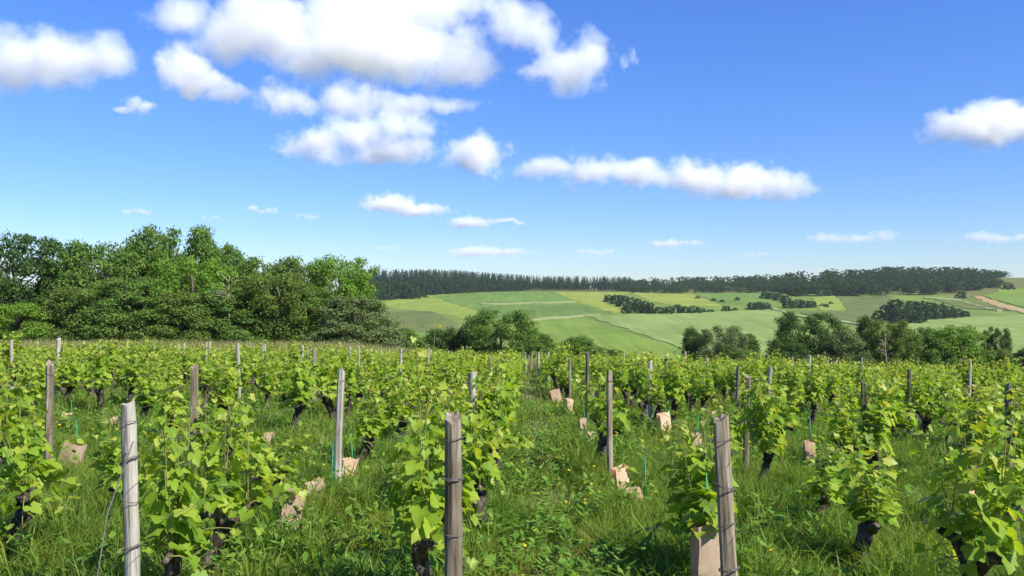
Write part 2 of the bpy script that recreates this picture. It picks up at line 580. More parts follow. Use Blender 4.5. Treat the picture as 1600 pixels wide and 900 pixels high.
def make_crown(seed, n_leaves, leaf, style='broad', lobes=46):
    """unit tree: height 1, foliage around a trunk; returns crown (V,F) and wood (V,F). width about 1 (scaled later)"""
    rg = np.random.default_rng(seed)
    C, Rr = [], []
    tips = []
    for i in range(lobes):
        t = (i + rg.uniform()) / lobes
        if style == 'broad':
            z = 0.16 + 0.76 * t
            prof = 0.5 * math.sin(math.pi * min(1, 0.18 + 0.80 * (1 - t) ** 0.8)) ** 0.75 + 0.03
        elif style == 'upright':
            z = 0.1 + 0.84 * t
            prof = 0.42 * (1 - t) ** 0.55 * (0.75 + 0.25 * math.sin(9 * t)) + 0.03
        else:                                     # bush, foliage to the ground
            z = 0.07 + 0.8 * t
            prof = 0.5 * math.sqrt(max(0.0, 1 - (t * 0.93) ** 2.2))
        a = i * 2.399963 + rg.uniform(-0.5, 0.5)
        r = prof * math.sqrt(rg.uniform(0.25, 1.0)) * rg.uniform(0.85, 1.12)
        C.append((r * math.cos(a), r * math.sin(a), z))
        q = rg.uniform(0.08, 0.16) * (1.12 - 0.42 * t)
        Rr.append((q * 1.25, q * 1.25, q * rg.uniform(0.5, 0.8)))
    C = np.array(C)
    Rr = np.array(Rr)
    w = (Rr[:, 0] ** 2)
    w /= w.sum()
    idx = rg.choice(lobes, n_leaves, p=w)
    d = rand_dirs(n_leaves, rg)
    rad = rg.uniform(0, 1, n_leaves) ** 0.4
    rad = rad * (1 + 0.22 * np.sin(d[:, 0] * 7 + idx) * np.sin(d[:, 1] * 6 + 2 * idx))
    # loose sprays sticking out
    spray = rg.uniform(size=n_leaves) < 0.10
    rad = np.where(spray, rad * rg.uniform(1.0, 1.6, n_leaves), rad)
    P = C[idx] + d * Rr[idx] * rad[:, None]
    P[:, 2] = np.maximum(P[:, 2], 0.01)
    crown = leaf_quads(P, d, leaf, rg, 0.3, 0.6)
    parts = []
    th = 0.8
    tp = [(0.02 * math.sin(3 * k + seed), 0.02 * math.cos(2.3 * k + seed), th * k / 6) for k in range(7)]
    parts.append(tube([(p[0], p[1], p[2]) for p in tp], [0.028 * (1 - 0.75 * k / 6) + 0.004 for k in range(7)], 6))
    for i in range(0, lobes, 3):
        zz = max(0.06, min(0.7, C[i][2] * 0.62))
        p0 = np.array([tp[3][0] * 0.5, tp[3][1] * 0.5, zz])
        p1 = p0 * 0.45 + C[i] * 0.55 + np.array([0, 0, 0.02])
        parts.append(tube([p0, p1, C[i] + np.array([0, 0, Rr[i][2] * 0.5])], [0.007, 0.0045, 0.0012], 4))
    wood = join_vf(parts)
    return crown, wood


TREE_VARIANTS = {}


def tree_variant(key, seed, n, leaf, style, lobes, mat):
    cr, wd = make_crown(seed, n, leaf, style, lobes)
    cm = np_mesh('crown_' + key, *cr)
    cm.materials.append(M[mat])
    wm = poly_mesh('trunk_' + key, *wd)
    wm.materials.append(M['tree_bark'])
    TREE_VARIANTS[key] = (cm, wm)


_s = 100
for col in ('dark', 'mid', 'bright', 'greyish', 'olive'):
    for st in ('broad', 'bush'):
        tree_variant(col + '_' + st, _s, 34000, 0.027, st, 90 if st == 'broad' else 70, 'tree_' + col)
        _s += 1
tree_variant('mid_upright', 130, 16000, 0.030, 'upright', 56, 'tree_mid')
tree_variant('dark_upright', 131, 16000, 0.030, 'upright', 56, 'tree_dark')


def plant_tree(name, label, variant, px, top, wpx, y, cat='tree', group=None, seat=None):
    """tree whose top reaches picture height `top` when it stands at depth y"""
    d = ray(px, top)
    x = d.x * y
    z0 = gz(x, y)
    h = EYE + d.z * y - z0
    w = wpx * y / FPX
    r = empty(name, (x, y, z0 - 0.05), rnd.uniform(0, 6.28))
    r.scale = (w, w, h * 1.04)
    cm, wm = TREE_VARIANTS[variant]
    obj('crown', cm, None, r)
    obj('trunk', wm, None, r)
    tag(r, label, cat, group)
    return r


G1 = 'trees of the copse behind the vineyard'
LEFT = [
    # name, label, variant, px, top, width px, depth
    ('broadleaf_tree', 'dark broadleaf tree at the left edge of the photo', 'dark_broad', 22, 362, 165, 74),
    ('broadleaf_tree', 'low dull tree between the dark edge tree and the copse', 'dark_bush', 98, 402, 120, 78),
    ('broadleaf_tree', 'feathery tree with spiky top left of the tallest copse tree', 'mid_broad', 172, 376, 165, 76),
    ('broadleaf_tree', 'dark tree squeezed just left of the tallest copse tree', 'dark_broad', 225, 385, 120, 80),
    ('broadleaf_tree', 'tallest tree of the copse with a tufted top', 'mid_broad', 275, 351, 150, 80),
    ('broadleaf_tree', 'rounded tall tree directly right of the tallest copse tree', 'mid_bush', 345, 367, 120, 79),
    ('broadleaf_tree', 'bright green tree in front of the tallest copse tree', 'bright_broad', 300, 400, 130, 72),
    ('broadleaf_tree', 'medium tree on the falling right shoulder of the copse', 'mid_broad', 412, 398, 130, 78),
    ('broadleaf_tree', 'lower tree between the copse shoulder and the dark end tree', 'greyish_broad', 470, 408, 110, 79),
    ('broadleaf_tree', 'dark rounded tree near the right end of the copse', 'bright_broad', 530, 400, 115, 77),
    ('shrub', 'grey green willow-like shrub closing the right end of the copse', 'greyish_bush', 553, 456, 150, 70),
    ('shrub', 'yellowish low shrub at the foot of the dark edge tree', 'bright_bush', 28, 468, 130, 68),
    ('shrub', 'drooping olive shrub under the feathery spiky tree', 'olive_bush', 120, 440, 130, 70),
    ('shrub', 'broad layered shrub at the foot of the copse, left of its middle', 'mid_bush', 195, 424, 170, 69),
    ('shrub', 'dense olive shrub below the bright green tree', 'olive_bush', 285, 450, 150, 68),
    ('shrub', 'leafy shrub in the middle of the copse foot', 'mid_bush', 365, 440, 150, 69),
    ('shrub', 'dull shrub beneath the falling shoulder of the copse', 'olive_broad', 435, 425, 130, 70),
    ('shrub', 'deep green shrub left of the willow-like shrub', 'mid_bush', 492, 440, 110, 71),
]
for nm, lb, va, px, top, w, y in LEFT:
    plant_tree(nm, lb, va, px, top, w, y, 'shrub' if nm == 'shrub' else 'tree', G1)

G2 = 'trees just below the far edge of the vineyard'
MIDR = [
    ('shrub', 'small mid green shrub right of the copse end', 'mid_bush', 630, 508, 90, 86),
    ('shrub', 'dark low shrub behind the two tall vine shoots', 'dark_bush', 690, 506, 80, 92),
    ('broadleaf_tree', 'leaning bushy tree rising highest in the middle hollow', 'mid_broad', 782, 482, 105, 88),
    ('shrub', 'dark shrub hugging the left foot of the middle hollow tree', 'dark_bush', 735, 503, 80, 90),
    ('shrub', 'dense shrub hugging the right side of the middle hollow tree', 'mid_bush', 842, 514, 85, 90),
    ('shrub', 'lowest shrub of the middle hollow, tapering to the right', 'bright_bush', 892, 530, 80, 92),
    ('shrub', 'dark shrub in the low hedge line sloping right of the middle hollow', 'mid_bush', 905, 520, 95, 93),
    ('shrub', 'last low shrub ending the hedge line left of the grain field', 'dark_bush', 952, 541, 90, 95),
    ('shrub', 'flat shrub peeping over the vines beside the grain field', 'mid_bush', 925, 545, 60, 94),
    ('conical_tree', 'slim conical tree left in the right-hand tree group', 'dark_upright', 1080, 512, 62, 96),
    ('broadleaf_tree', 'airy pale tree beside the slim conical tree', 'greyish_broad', 1124, 508, 80, 95),
    ('broadleaf_tree', 'thin young tree right of the airy pale tree', 'mid_upright', 1172, 521, 60, 96),
    ('shrub', 'low shrub filling the gap before the big dark tree', 'mid_bush', 1150, 541, 100, 92),
    ('broadleaf_tree', 'big dark tree standing highest in the right-hand tree group', 'dark_broad', 1258, 485, 100, 95),
    ('shrub', 'dark shrub under the big dark tree', 'dark_bush', 1232, 528, 90, 91),
    ('shrub', 'smoky grey green shrub right of the big dark tree', 'greyish_bush', 1318, 508, 95, 92),
    ('broadleaf_tree', 'dark narrow tree behind the pale twiggy tree', 'dark_upright', 1352, 494, 60, 99),
    ('broadleaf_tree', 'pale olive twiggy tree half bare among dark trees', 'olive_broad', 1386, 498, 70, 92),
    ('shrub', 'rounded deep green shrub right of the pale twiggy tree', 'mid_bush', 1432, 503, 100, 93),
    ('shrub', 'bright olive shrub, broadest of the right-hand tree group', 'bright_bush', 1498, 503, 115, 93),
    ('broadleaf_tree', 'small round-headed tree poking above the right-hand shrubs', 'dark_broad', 1557, 509, 40, 100),
    ('shrub', 'low shrub below the small round-headed tree', 'olive_bush', 1552, 540, 90, 91),
    ('shrub', 'dark shrub cut by the right edge of the photo', 'dark_bush', 1608, 538, 70, 92),
]
for nm, lb, va, px, top, w, y in MIDR:
    plant_tree(nm, lb, va, px, top, w, y, 'shrub' if nm == 'shrub' else 'tree', G2)

# bare twigs in two trees
for (px, top, y, lb, hh) in ((358, 428, 67.0, 'pale bare dead branches showing in the middle of the copse', 5.5), (1384, 497, 90.0, 'pale bare twigs in front of the olive tree on the right', 5.0)):
    b = at(px, top, y)
    zb = gz(b.x, b.y)
    parts = []
    rg = np.random.default_rng(int(px))
    H = b.z - zb
    base = np.array([0, 0, 0.0])
    parts.append(tube([(0, 0, 0), (0.1, 0, H * 0.35), (-0.1, 0, H * 0.62), (0.05, 0, H * 0.97)], [0.09, 0.075, 0.055, 0.015], 6))
    for k in range(16):
        z0 = H * rg.uniform(0.45, 0.9)
        a = rg.uniform(0, 6.28)
        L = rg.uniform(0.5, 1.5)
        e = np.array([math.cos(a) * L, math.sin(a) * L * 0.5 - 0.3, z0 + L * rg.uniform(0.1, 0.7)])
        s = np.array([0, 0, z0])
        parts.append(tube([s, s * 0.5 + e * 0.5 + np.array([0, 0, 0.12]), e], [0.04, 0.028, 0.008], 4))
    o = obj('dead_tree', poly_mesh('dead_tree', *join_vf(parts)), M['dead_twig'], None, (b.x, b.y, zb))
    tag(o, lb, 'dead tree')


# ---------------------------------------------------------------- far woods
def conifer_vf(seed, n=520):
    rg = np.random.default_rng(seed)
    t = rg.uniform(0, 1, n) ** 1.45
    z = 0.12 + 0.88 * t
    a = rg.uniform(0, 6.283, n)
    tier = 0.78 + 0.3 * np.abs(np.sin(z * 26 + seed))
    r = (0.5 * (1 - t) ** 0.75 + 0.012) * tier * np.sqrt(rg.uniform(0.25, 1, n))
    P = np.stack([r * np.cos(a), r * np.sin(a), z - 0.06 * r], -1)
    D = np.stack([np.cos(a), np.sin(a), -0.6 + 0.4 * rg.normal(size=n)], -1)
    size = 0.11 * (1.15 - 0.75 * t)
    A = D * size[:, None] * np.array([1.4, 1.4, 0.5])
    B = rand_dirs(n, rg) * (size * 0.6)[:, None] * np.array([1.4, 1.4, 0.45])
    return quads_from(P, A * 0.6, B)


def far_tree_vf(seed, n=700, leaf=0.095):
    cr, _ = make_crown(seed, n, leaf, 'bush' if seed % 2 else 'broad', 22)
    return cr


con_mesh = []
trunk_me = poly_mesh('conifer_trunk', *tube([(0, 0, 0), (0, 0, 0.5), (0, 0, 0.95)], [0.05, 0.04, 0.01], 5))
trunk_me.materials.append(M['tree_bark'])
for s in range(4):
    me = np_mesh('conifer_crown', *conifer_vf(300 + s))
    me.materials.append(M['conifer'])
    con_mesh.append(me)
far_var = [far_tree_vf(400 + s) for s in range(6)]
far_mesh = []
for k, (vv, ff) in enumerate(far_var):
    me = np_mesh('far_crown', vv, ff)
    me.materials.append(M['far_leaf'])
    far_mesh.append(me)


hedge_mesh = []
for k in range(4):
    me = np_mesh('hedge_crown', *make_crown(431 + k, 2600, 0.085, 'bush', 30)[0])
    me.materials.append(M['far_leaf'])
    hedge_mesh.append(me)


def place(V, x, y, z, w, h, a):
    c, s = math.cos(a), math.sin(a)
    out = np.empty_like(V)
    out[:, 0] = x + w * (V[:, 0] * c - V[:, 1] * s)
    out[:, 1] = y + w * (V[:, 0] * s + V[:, 1] * c)
    out[:, 2] = z + h * V[:, 2]
    return out


# front rank of the conifer stand: single trees
rr = random.Random(5)
CONB = [(560, 464), (660, 462), (760, 457), (860, 455), (975, 456)]
CONT = [(560, 419), (700, 420), (780, 426), (850, 430), (975, 431)]
ncon = [0, 0]
px = 562.0
while px < 974:
    pb = np.interp(px, *zip(*CONB)) - 0.5
    pt = np.interp(px, *zip(*CONT)) + rr.uniform(2, 9)
    x, y = hit(px, pb, 400)
    z = gz(x, y)
    h = EYE + ray(px, pt).z * y - z
    r = empty('conifer', (x, y, z - 0.2), rr.uniform(0, 6.28))
    w = h * rr.uniform(0.3, 0.42)
    r.scale = (w, w, h)
    cr = obj('crown', rr.choice(con_mesh), None, r)
    if px > 815:
        cr.scale = (0.85, 0.85, 0.66)
        cr.location = (0, 0, 0.34)
    obj('trunk', trunk_me, None, r)
    if px > 815:
        ncon[1] += 1
        tag(r, 'slim bare-stemmed conifer, %s from left among those ending the far ridge rank' % ORD[ncon[1] - 1], 'conifer', 'bare-stemmed conifers on the ridge')
    else:
        ncon[0] += 1
        tag(r, 'dark full conifer in front of the far ridge wood, %s from left' % ORD[ncon[0] - 1], 'conifer', 'conifers in front rank on the ridge')
    px += rr.uniform(4.0, 6.4)

# the mass of the conifer wood behind
parts = []
cvf = [conifer_vf(320 + s, 260) for s in range(4)]
for k in range(620):
    px = rr.uniform(548, 985)
    pb = np.interp(px, *zip(*CONB))
    x0, y0 = hit(px, pb - 0.5, 400)
    dep = rr.uniform(8, 110)
    s = (y0 + dep) / y0
    x, y = x0 * s, y0 * s
    z = gz(x, y)
    pt = np.interp(px, *zip(*CONT)) + abs(rr.gauss(0, 3.0))
    h = max(9.0, EYE + ray(px, pt).z * y - z)
    V, F = rr.choice(cvf)
    parts.append((place(V, x, y, z, h * rr.uniform(0.28, 0.4), h, rr.uniform(0, 6.28)), F))
o = obj('conifer_wood', np_mesh('conifer_wood', *join_vf(parts)), M['conifer'])
tag(o, 'dense dark conifer wood along the far ridge', 'wood', None, 'stuff')

# broadleaf wood on the right-hand ridge
WB = [(972, 458), (1040, 459), (1200, 459), (1240, 464), (1300, 464), (1400, 464), (1470, 461), (1500, 457), (1566, 450)]
WT = [(972, 434), (1040, 432), (1150, 429), (1240, 422), (1330, 418), (1390, 414), (1470, 415), (1530, 417), (1556, 421), (1566, 434)]
parts = []
for k in range(430):
    px = rr.uniform(970, 1566)
    pb = np.interp(px, *zip(*WB))
    pt = np.interp(px, *zip(*WT))
    u = rr.uniform(0, 1) ** 1.3
    x0, y0 = hit(px, pb - 0.5, 400)
    s = 1 + 0.34 * u
    x, y = x0 * s, y0 * s
    z = gz(x, y)
    tgt = pb + (pt - pb) * min(1.0, 0.55 + 0.62 * u) + rr.uniform(0, 3.0)
    h = max(7.0, EYE + ray(px, tgt).z * y - z)
    V, F = rr.choice(far_var)
    parts.append((place(V, x, y, z, rr.uniform(9, 19), h * rr.choice((0.86, 0.95, 1.0, 1.0, 1.06)), rr.uniform(0, 6.28)), F))
o = obj('broadleaf_wood', np_mesh('broadleaf_wood', *join_vf(parts)), M['far_leaf'])
tag(o, 'dark broadleaf wood covering the right-hand ridge', 'wood', None, 'stuff')

# clumps and hedges between the fields: single trees
CL = []


def clump(label, group, pts):
    for k, (px, base, top, w) in enumerate(sorted(pts)):
        x, y = hit(px, base, 250)
        z = gz(x, y)
        h = max(2.0, EYE + ray(px, top).z * y - z)
        ww = w * y / FPX
        r = empty('hedge_tree', (x, y, z - 0.2), rr.uniform(0, 6.28))
        r.scale = (ww, ww, h * 1.05)
        obj('crown', rr.choice(hedge_mesh), None, r)
        obj('trunk', trunk_me, None, r)
        tag(r, label + (', %s from left' % ORD[k] if len(pts) > 1 else ''), 'tree', group)


clump('tree in the dark clump at the left end of ridge wood', 'left ridge clump', [(px, np.interp(px, [570, 655], [470, 467]) + rr.uniform(-2, 1), rr.uniform(436, 446) + (px > 640) * 8, 26) for px in range(572, 656, 9)])
clump('tree in the dark wedge-shaped clump between yellow field and grain field', 'wedge clump', [(950, 472, 459, 18), (962, 475, 459, 20), (974, 479, 460, 22), (986, 484, 462, 22), (998, 488, 465, 22), (1008, 490, 468, 20), (1016, 491, 471, 16), (980, 490, 474, 18)])
clump('hedge tree strung along the top edge of the pale grain field', 'hedge above grain field', [(1030, 491, 478, 18), (1044, 491, 477, 18), (1058, 490, 474, 18), (1070, 490, 477, 16), (1084, 490, 476, 20), (1096, 489, 480, 16), (1110, 488, 483, 14), (1135, 487, 477, 16), (1148, 485, 480, 10)])
clump('tree in the small clump left of the farm track', 'clump left of farm track', [(1176, 484, 471, 18), (1186, 484, 470, 18), (1197, 483, 471, 16)])
clump('tree in the short row of trees above the farm track', 'row above farm track', [(1195, 467, 455, 16), (1205, 468, 456, 16), (1217, 470, 457, 18), (1228, 474, 461, 16), (1232, 482, 466, 18), (1246, 482, 466, 20), (1258, 481, 468, 18), (1268, 481, 469, 16)])
clump('lone bush dotted over the small meadows below the ridge wood', 'dotted meadow bushes', [(1090, 467, 462, 9), (1115, 471, 465, 10), (1128, 473, 467, 9), (1152, 470, 463, 9), (1285, 479, 473, 8), (1292, 481, 474, 8), (1298, 476, 470, 7)])
clump('tree in the long rounded clump above the right-hand pale field', 'long rounded clump', [(1372, 499, 484, 20), (1384, 502, 474, 26), (1398, 503, 465, 28), (1412, 503, 467, 28), (1426, 502, 467, 26), (1440, 501, 468, 26), (1454, 499, 470, 26), (1468, 498, 472, 26), (1482, 497, 476, 24), (1496, 496, 480, 22), (1507, 495, 485, 16), (1405, 506, 480, 26), (1430, 506, 484, 26)])
clump('round lone tree beside the brown ploughed strip', None, [(1503, 467, 454, 17)])
clump('small round tree at the right end of the ridge wood', None, [(1575, 453, 440, 16)])

# ---------------------------------------------------------------- vineyard
ROW_GAP = 1.30


def row_x(side, j):
    return -0.42 - ROW_GAP * j if side == 'left' else 0.92 + ROW_GAP * j


def row_phrase(side, j):
    return '%s row %s of the grassy path' % (ORD[j], side)


# ---- leaf shapes
HALF = [(0.05, -0.10), (0.20, -0.24), (0.36, -0.20), (0.41, -0.03), (0.53, 0.17), (0.45, 0.29), (0.32, 0.31), (0.31, 0.47), (0.18, 0.62), (0.0, 0.80)]


def leaf_template(seed, detail=True):
    rg = np.random.default_rng(seed)
    half = HALF if detail else [(0.08, -0.12), (0.36, -0.2), (0.52, 0.2), (0.31, 0.42), (0.0, 0.78)]
    out = list(half) + [(-x, y) for x, y in reversed(half[:-1])]
    c = (0.0, 0.12)
    pts = [c] + out
    V = []
    fold = rg.uniform(0.05, 0.6)
    curl = rg.uniform(0.05, 0.75)
    tw = rg.uniform(-0.5, 0.5)
    skew = rg.uniform(-0.14, 0.14)
    for k, (x, y) in enumerate(pts):
        x *= 1 + 0.07 * rg.normal()
        y *= 1 + 0.07 * rg.normal()
        x += skew * y
        r2 = x * x + (y - 0.1) ** 2
        z = fold * abs(x) - curl * r2 + tw * x * y + (0.03 * rg.normal() if k else 0.0)
        V.append((x, y, z))
    n = len(out)
    F = [(0, 1 + i, 1 + (i + 1) % n) for i in range(n - 1)]
    return np.array(V), np.array(F)


def frames(tip, nrm):
    Y = tip / (np.linalg.norm(tip, axis=1)[:, None] + 1e-9)
    X = np.cross(Y, nrm)
    X /= np.linalg.norm(X, axis=1)[:, None] + 1e-9
    Z = np.cross(X, Y)
    return np.stack([X, Y, Z], -1)             # (n,3,3) columns


def gen_vine(seed, vigor=1.0, tall=0):
    rg = np.random.default_rng(seed)
    spike = rg.uniform() < 0.6
    ht = rg.uniform(0.36, 0.52)
    lean = rg.uniform(-0.10, 0.10, 2)
    r0 = rg.uniform(0.034, 0.052)
    tp, tr = [], []
    m = 15
    for k in range(m):
        t = k / (m - 1)
        tp.append((lean[0] * t + 0.03 * math.sin(5 * t + seed), lean[1] * t + 0.03 * math.cos(4 * t + seed), -0.05 + (ht + 0.05) * t))
        tr.append(r0 * (1.25 - 0.45 * t + 0.35 * max(0, t - 0.72) / 0.28) * rg.uniform(0.85, 1.18))
    parts = [tube(tp, tr, 12, 0.17, rg)]
    head = np.array(tp[-1])
    arms = []
    for s in (-1, 1):
        L = rg.uniform(0.12, 0.28)
        e = head + np.array([rg.uniform(-0.06, 0.06), s * L, rg.uniform(0.02, 0.12)])
        mid = (head + e) / 2 + np.array([0, 0, rg.uniform(-0.02, 0.05)])
        parts.append(tube([head - np.array([0, 0, 0.05]), mid, e], [r0 * 0.85, r0 * 0.6, r0 * 0.42], 9, 0.17, rg))
        arms.append((head, e))
    trunk = join_vf(parts)
    shoots = []
    LP, LT, LN, LS, LY, LC = [], [], [], [], [], []
    ns = int(round(rg.integers(9, 13) * vigor))
    for i in range(ns):
        h0, e0 = arms[i % 2]
        t = rg.uniform(0.0, 1.05)
        p = h0 + (e0 - h0) * t + np.array([0, 0, 0.02])
        az = rg.uniform(0, 6.283)
        out = np.array([math.cos(az) * 1.0, math.sin(az) * 0.9, 0])
        low = rg.uniform() < 0.22
        L = rg.uniform(0.4, 0.76) * vigor ** 0.4
        el = rg.uniform(1.08, 1.6)
        bend = rg.uniform(-0.3, 0.25)
        if low:
            L = rg.uniform(0.22, 0.42)
            el = rg.uniform(0.0, 0.5)
            bend = -rg.uniform(0.6, 1.6)
        if i == 4 and spike:
            L = rg.uniform(0.6, 0.8)
            el = rg.uniform(1.25, 1.6)
        if i < tall:
            L = rg.uniform(1.1, 1.22)
            el = rg.uniform(1.3, 1.55)
            bend = 0.05
        nn = max(3, int(L / 0.05))
        pts = [p]
        d = 0
        for k in range(nn):
            ee = el + bend * k / nn + 0.12 * rg.normal()
            dirv = np.array([out[0] * math.cos(ee), out[1] * math.cos(ee), math.sin(ee)])
            p = p + dirv * (L / nn)
            if p[2] < 0.12:
                p[2] = 0.12
            pts.append(p)
            u = (k + 1) / nn
            young = u > 0.8
            for rep in range(2 if (rg.uniform() < 0.62 and not young) else 1):
                side = az + math.pi / 2 * (1 if (k + rep) % 2 else -1) + rg.uniform(-0.9, 0.9)
                od = np.array([math.cos(side), math.sin(side), 0])
                pet = rg.uniform(0.04, 0.10) * (0.5 if young else 1)
                q = p + od * pet + np.array([0, 0, rg.uniform(-0.02, 0.05)])
                size = (0.104 * (1 - 0.55 * u ** 2.2)) * rg.uniform(0.55, 1.3) * (0.8 + 0.2 * vigor)
                droop = rg.uniform(0.1, 1.1)
                if i < tall and u > 0.4:
                    size *= 0.6
                LP.append(q)
                LT.append(od + np.array([0, 0, -droop]) + 0.25 * rg.normal(size=3))
                LN.append(np.array([0, 0, 1.0]) + od * droop * 0.9 + 0.45 * rg.normal(size=3))
                LS.append(size)
                LC.append(i)
                LY.append(1 if (young or rg.uniform() < 0.05) else 0)
        shoots.append((pts, [0.0045 - 0.003 * k / nn for k in range(len(pts))]))
    return dict(trunk=trunk, shoots=shoots, P=np.array(LP), T=np.array(LT), N=np.array(LN), S=np.array(LS), Y=np.array(LY), C=LC)


def joined_foliage(g, tmpl, keep=1.0, grow=1.0, shoots=True, rg=None):
    """all leaves of a vine in one triangle mesh -> V, F, material index"""
    sel = np.arange(len(g['P']))
    if keep < 1:
        sel = sel[(rg or rng).uniform(size=len(sel)) < keep]
    P, S, Y = g['P'][sel], g['S'][sel] * grow, g['Y'][sel]
    Fm = frames(g['T'][sel], g['N'][sel])
    Vs, Fs, Ms, n = [], [], [], 0
    ti = np.arange(len(sel)) % len(tmpl)
    for k, (tv, tf) in enumerate(tmpl):
        s = np.where(ti == k)[0]
        if len(s) == 0:
            continue
        W = np.einsum('nij,vj->nvi', Fm[s], tv) * S[s][:, None, None] + P[s][:, None, :]
        Vs.append(W.reshape(-1, 3))
        Fs.append((tf[None] + (np.arange(len(s)) * len(tv))[:, None, None]).reshape(-1, 3) + n)
        Ms.append(np.repeat(Y[s], len(tf)))
        n += W.shape[0] * W.shape[1]
    if shoots:
        for pts, rad in g['shoots']:
            tv, tf = tube(pts, rad, 3, cap=False)
            tf = np.concatenate([tf[:, [0, 1, 2]], tf[:, [0, 2, 3]]])
            Vs.append(tv)
            Fs.append(tf + n)
            Ms.append(np.full(len(tf), 2))
            n += len(tv)
    return np.concatenate(Vs), np.concatenate(Fs), np.concatenate(Ms)


def foliage_mesh(name, vfm):
    me = np_mesh(name, vfm[0], vfm[1])
    for k in ('vine_leaf', 'young_leaf', 'cane'):
        me.materials.append(M[k])
    me.polygons.foreach_set('material_index', vfm[2].astype(np.int32))
    return me


TM_HI = [leaf_template(s, True) for s in range(6)]   # six outlines, each folded and curled in its own way
TM_LO = [leaf_template(20 + s, False) for s in range(5)]
LEAF_ME = []
for s, (tv, tf) in enumerate(TM_HI):
    pair = []
    for mk in ('vine_leaf', 'young_leaf'):
        me = np_mesh('leaf', tv, tf)
        me.materials.append(M[mk])
        pair.append(me)
    LEAF_ME.append(pair)

# ---- where vines stand: nearest rows partly by hand, the rest in a loop
GUARDS = [  # picture x, depth, height, tilt, label
    (105, 8.6, 0.34, 14, 'wide tan carton vine guard leaning right beside the leaning left-hand post', 0.20),
    (448, 6.4, 0.34, 13, 'tan carton vine guard tilted in the grass, nearest on the left', 0.145),
    (501, 7.2, 0.27, -12, 'short squat tan carton vine guard below the grey tall thin post', 0.145),
    (541, 8.1, 0.32, 8, 'clean tan carton vine guard at the foot of the pale tall thin post', 0.15),
    (420, 10.2, 0.30, 0, 'upright tan carton vine guard among leaves, left of the pale thin post', 0.13),
    (180, 12.0, 0.28, -15, 'tilted tan carton vine guard above the nearest left end post', 0.19),
    (102, 12.8, 0.24, 6, 'small tan carton vine guard between leaning left posts and tilted guard', 0.14),
    (243, 10.6, 0.27, 4, 'narrow tan carton vine guard just right of the left end post', 0.11),
    (306, 13.0, 0.34, 0, 'tan carton vine guard beside the short grey post at left', 0.12),
    (1103, 4.75, 0.50, 0, 'large tan carton vine guard with leaves growing out, nearest of all', 0.17),
    (976, 7.9, 0.36, -10, 'tan carton vine guard half hidden at the foot of the right path post', 0.15),
    (1001, 7.3, 0.27, -16, 'smaller tan carton vine guard low in the grass beside the right path row', 0.13),
    (912, 12.4, 0.38, -4, 'slim tan carton vine guard standing at the right edge of the path', 0.12),
    (922, 11.6, 0.27, 6, 'short carton vine guard directly below the slim one by the path', 0.12),
    (871, 19.5, 0.38, -14, 'distant tan carton vine guard at the right edge of the path', 0.24),
    (888, 16.6, 0.36, 10, 'distant carton vine guard between the slim one and the farthest by the path', 0.16),
    (1042, 12.8, 0.42, -4, 'tall pale carton vine guard with green rod, right of the path row', 0.19),
    (1088, 11.2, 0.31, 2, 'square pale carton vine guard with green rod, left of the dark post', 0.15),
    (1115, 15.6, 0.24, 3, 'small distant carton vine guard above the square one', 0.12),
    (1268, 10.2, 0.36, -4, 'brownish carton vine guard with rod in the shaded right-hand rows', 0.13),
    (1514, 7.1, 0.50, 4, 'reddish brown shaded carton vine guard near the right edge', 0.15),
    (925, 20.0, 0.36, 8, 'tiny far carton vine guard behind the tall thin post by the path', 0.2),
]
guard_xy = []
for (px, y, h, tilt, lb, w) in GUARDS:
    guard_xy.append((ray(px, 500).x * y, y))

VINES = []      # (side, j, x, y)
vr = random.Random(21)
HAND = {   # depth, vigour, height scale of the vines that stand nearest
    ('left', 0): [(4.45, 1.1, 1.0), (5.25, 1.1, 1.0), (6.2, 1.1, 1.0), (7.15, 1.1, 1.0), (8.2, 1.1, 1.0)],
    ('left', 1): [(4.3, 1.2, 1.05), (5.2, 1.05, 1.0), (6.9, 0.85, 0.64), (9.0, 1.0, 0.95)],
    ('left', 2): [(5.2, 1.05, 0.95), (6.3, 0.75, 0.75), (8.3, 0.85, 0.7)],
    ('left', 3): [(7.0, 1.0, 1.0)],
    ('right', 0): [(5.1, 1.2, 0.88), (9.4, 1.0, 0.95)],
    ('right', 1): [(4.15, 1.1, 1.02), (5.5, 1.0, 0.72), (6.5, 0.65, 0.7), (8.0, 1.15, 1.05), (9.0, 1.0, 1.0)],
    ('right', 2): [(6.0, 0.95, 0.85), (8.35, 1.2, 1.05), (9.4, 1.05, 1.0)],
    ('right', 3): [(8.1, 1.1, 1.0), (9.2, 1.1, 0.95)],
}
NUDGE = {('right', 0, 5.1): 0.06, ('left', 2, 5.2): -0.12, ('left', 1, 5.2): -0.18, ('left', 1, 6.9): -0.35}
VIG = {(k[0], k[1], y): (a, b) for k, l in HAND.items() for (y, a, b) in l}
for side in ('left', 'right'):
    for j in range(0, 36):
        x = row_x(side, j)
        yend = 54.0 + (4.0 if side == 'left' else -1.5) + 2.0 * math.sin(j * 0.7)
        ys_ = [q[0] for q in HAND.get((side, j), [])]
        y = (ys_[-1] if ys_ else max(3.6, abs(x) / 0.66 - 2.2 + vr.uniform(0, 1))) + vr.uniform(0.85, 1.1)
        while y < yend:
            ys_.append(y)
            y += vr.uniform(0.9, 1.22)
        for y in ys_:
            xx = x + vr.uniform(-0.07, 0.07)
            if (side, j, y) in VIG:
                VINES.append((side, j, xx + NUDGE.get((side, j, y), 0.0), y))
                continue
            if any(abs(xx - gx) < 0.35 and abs(y - gy) < 0.42 for gx, gy in guard_xy):
                continue
            if y > 9.5 and vr.random() < 0.08:
                continue
            VINES.append((side, j, xx, y))


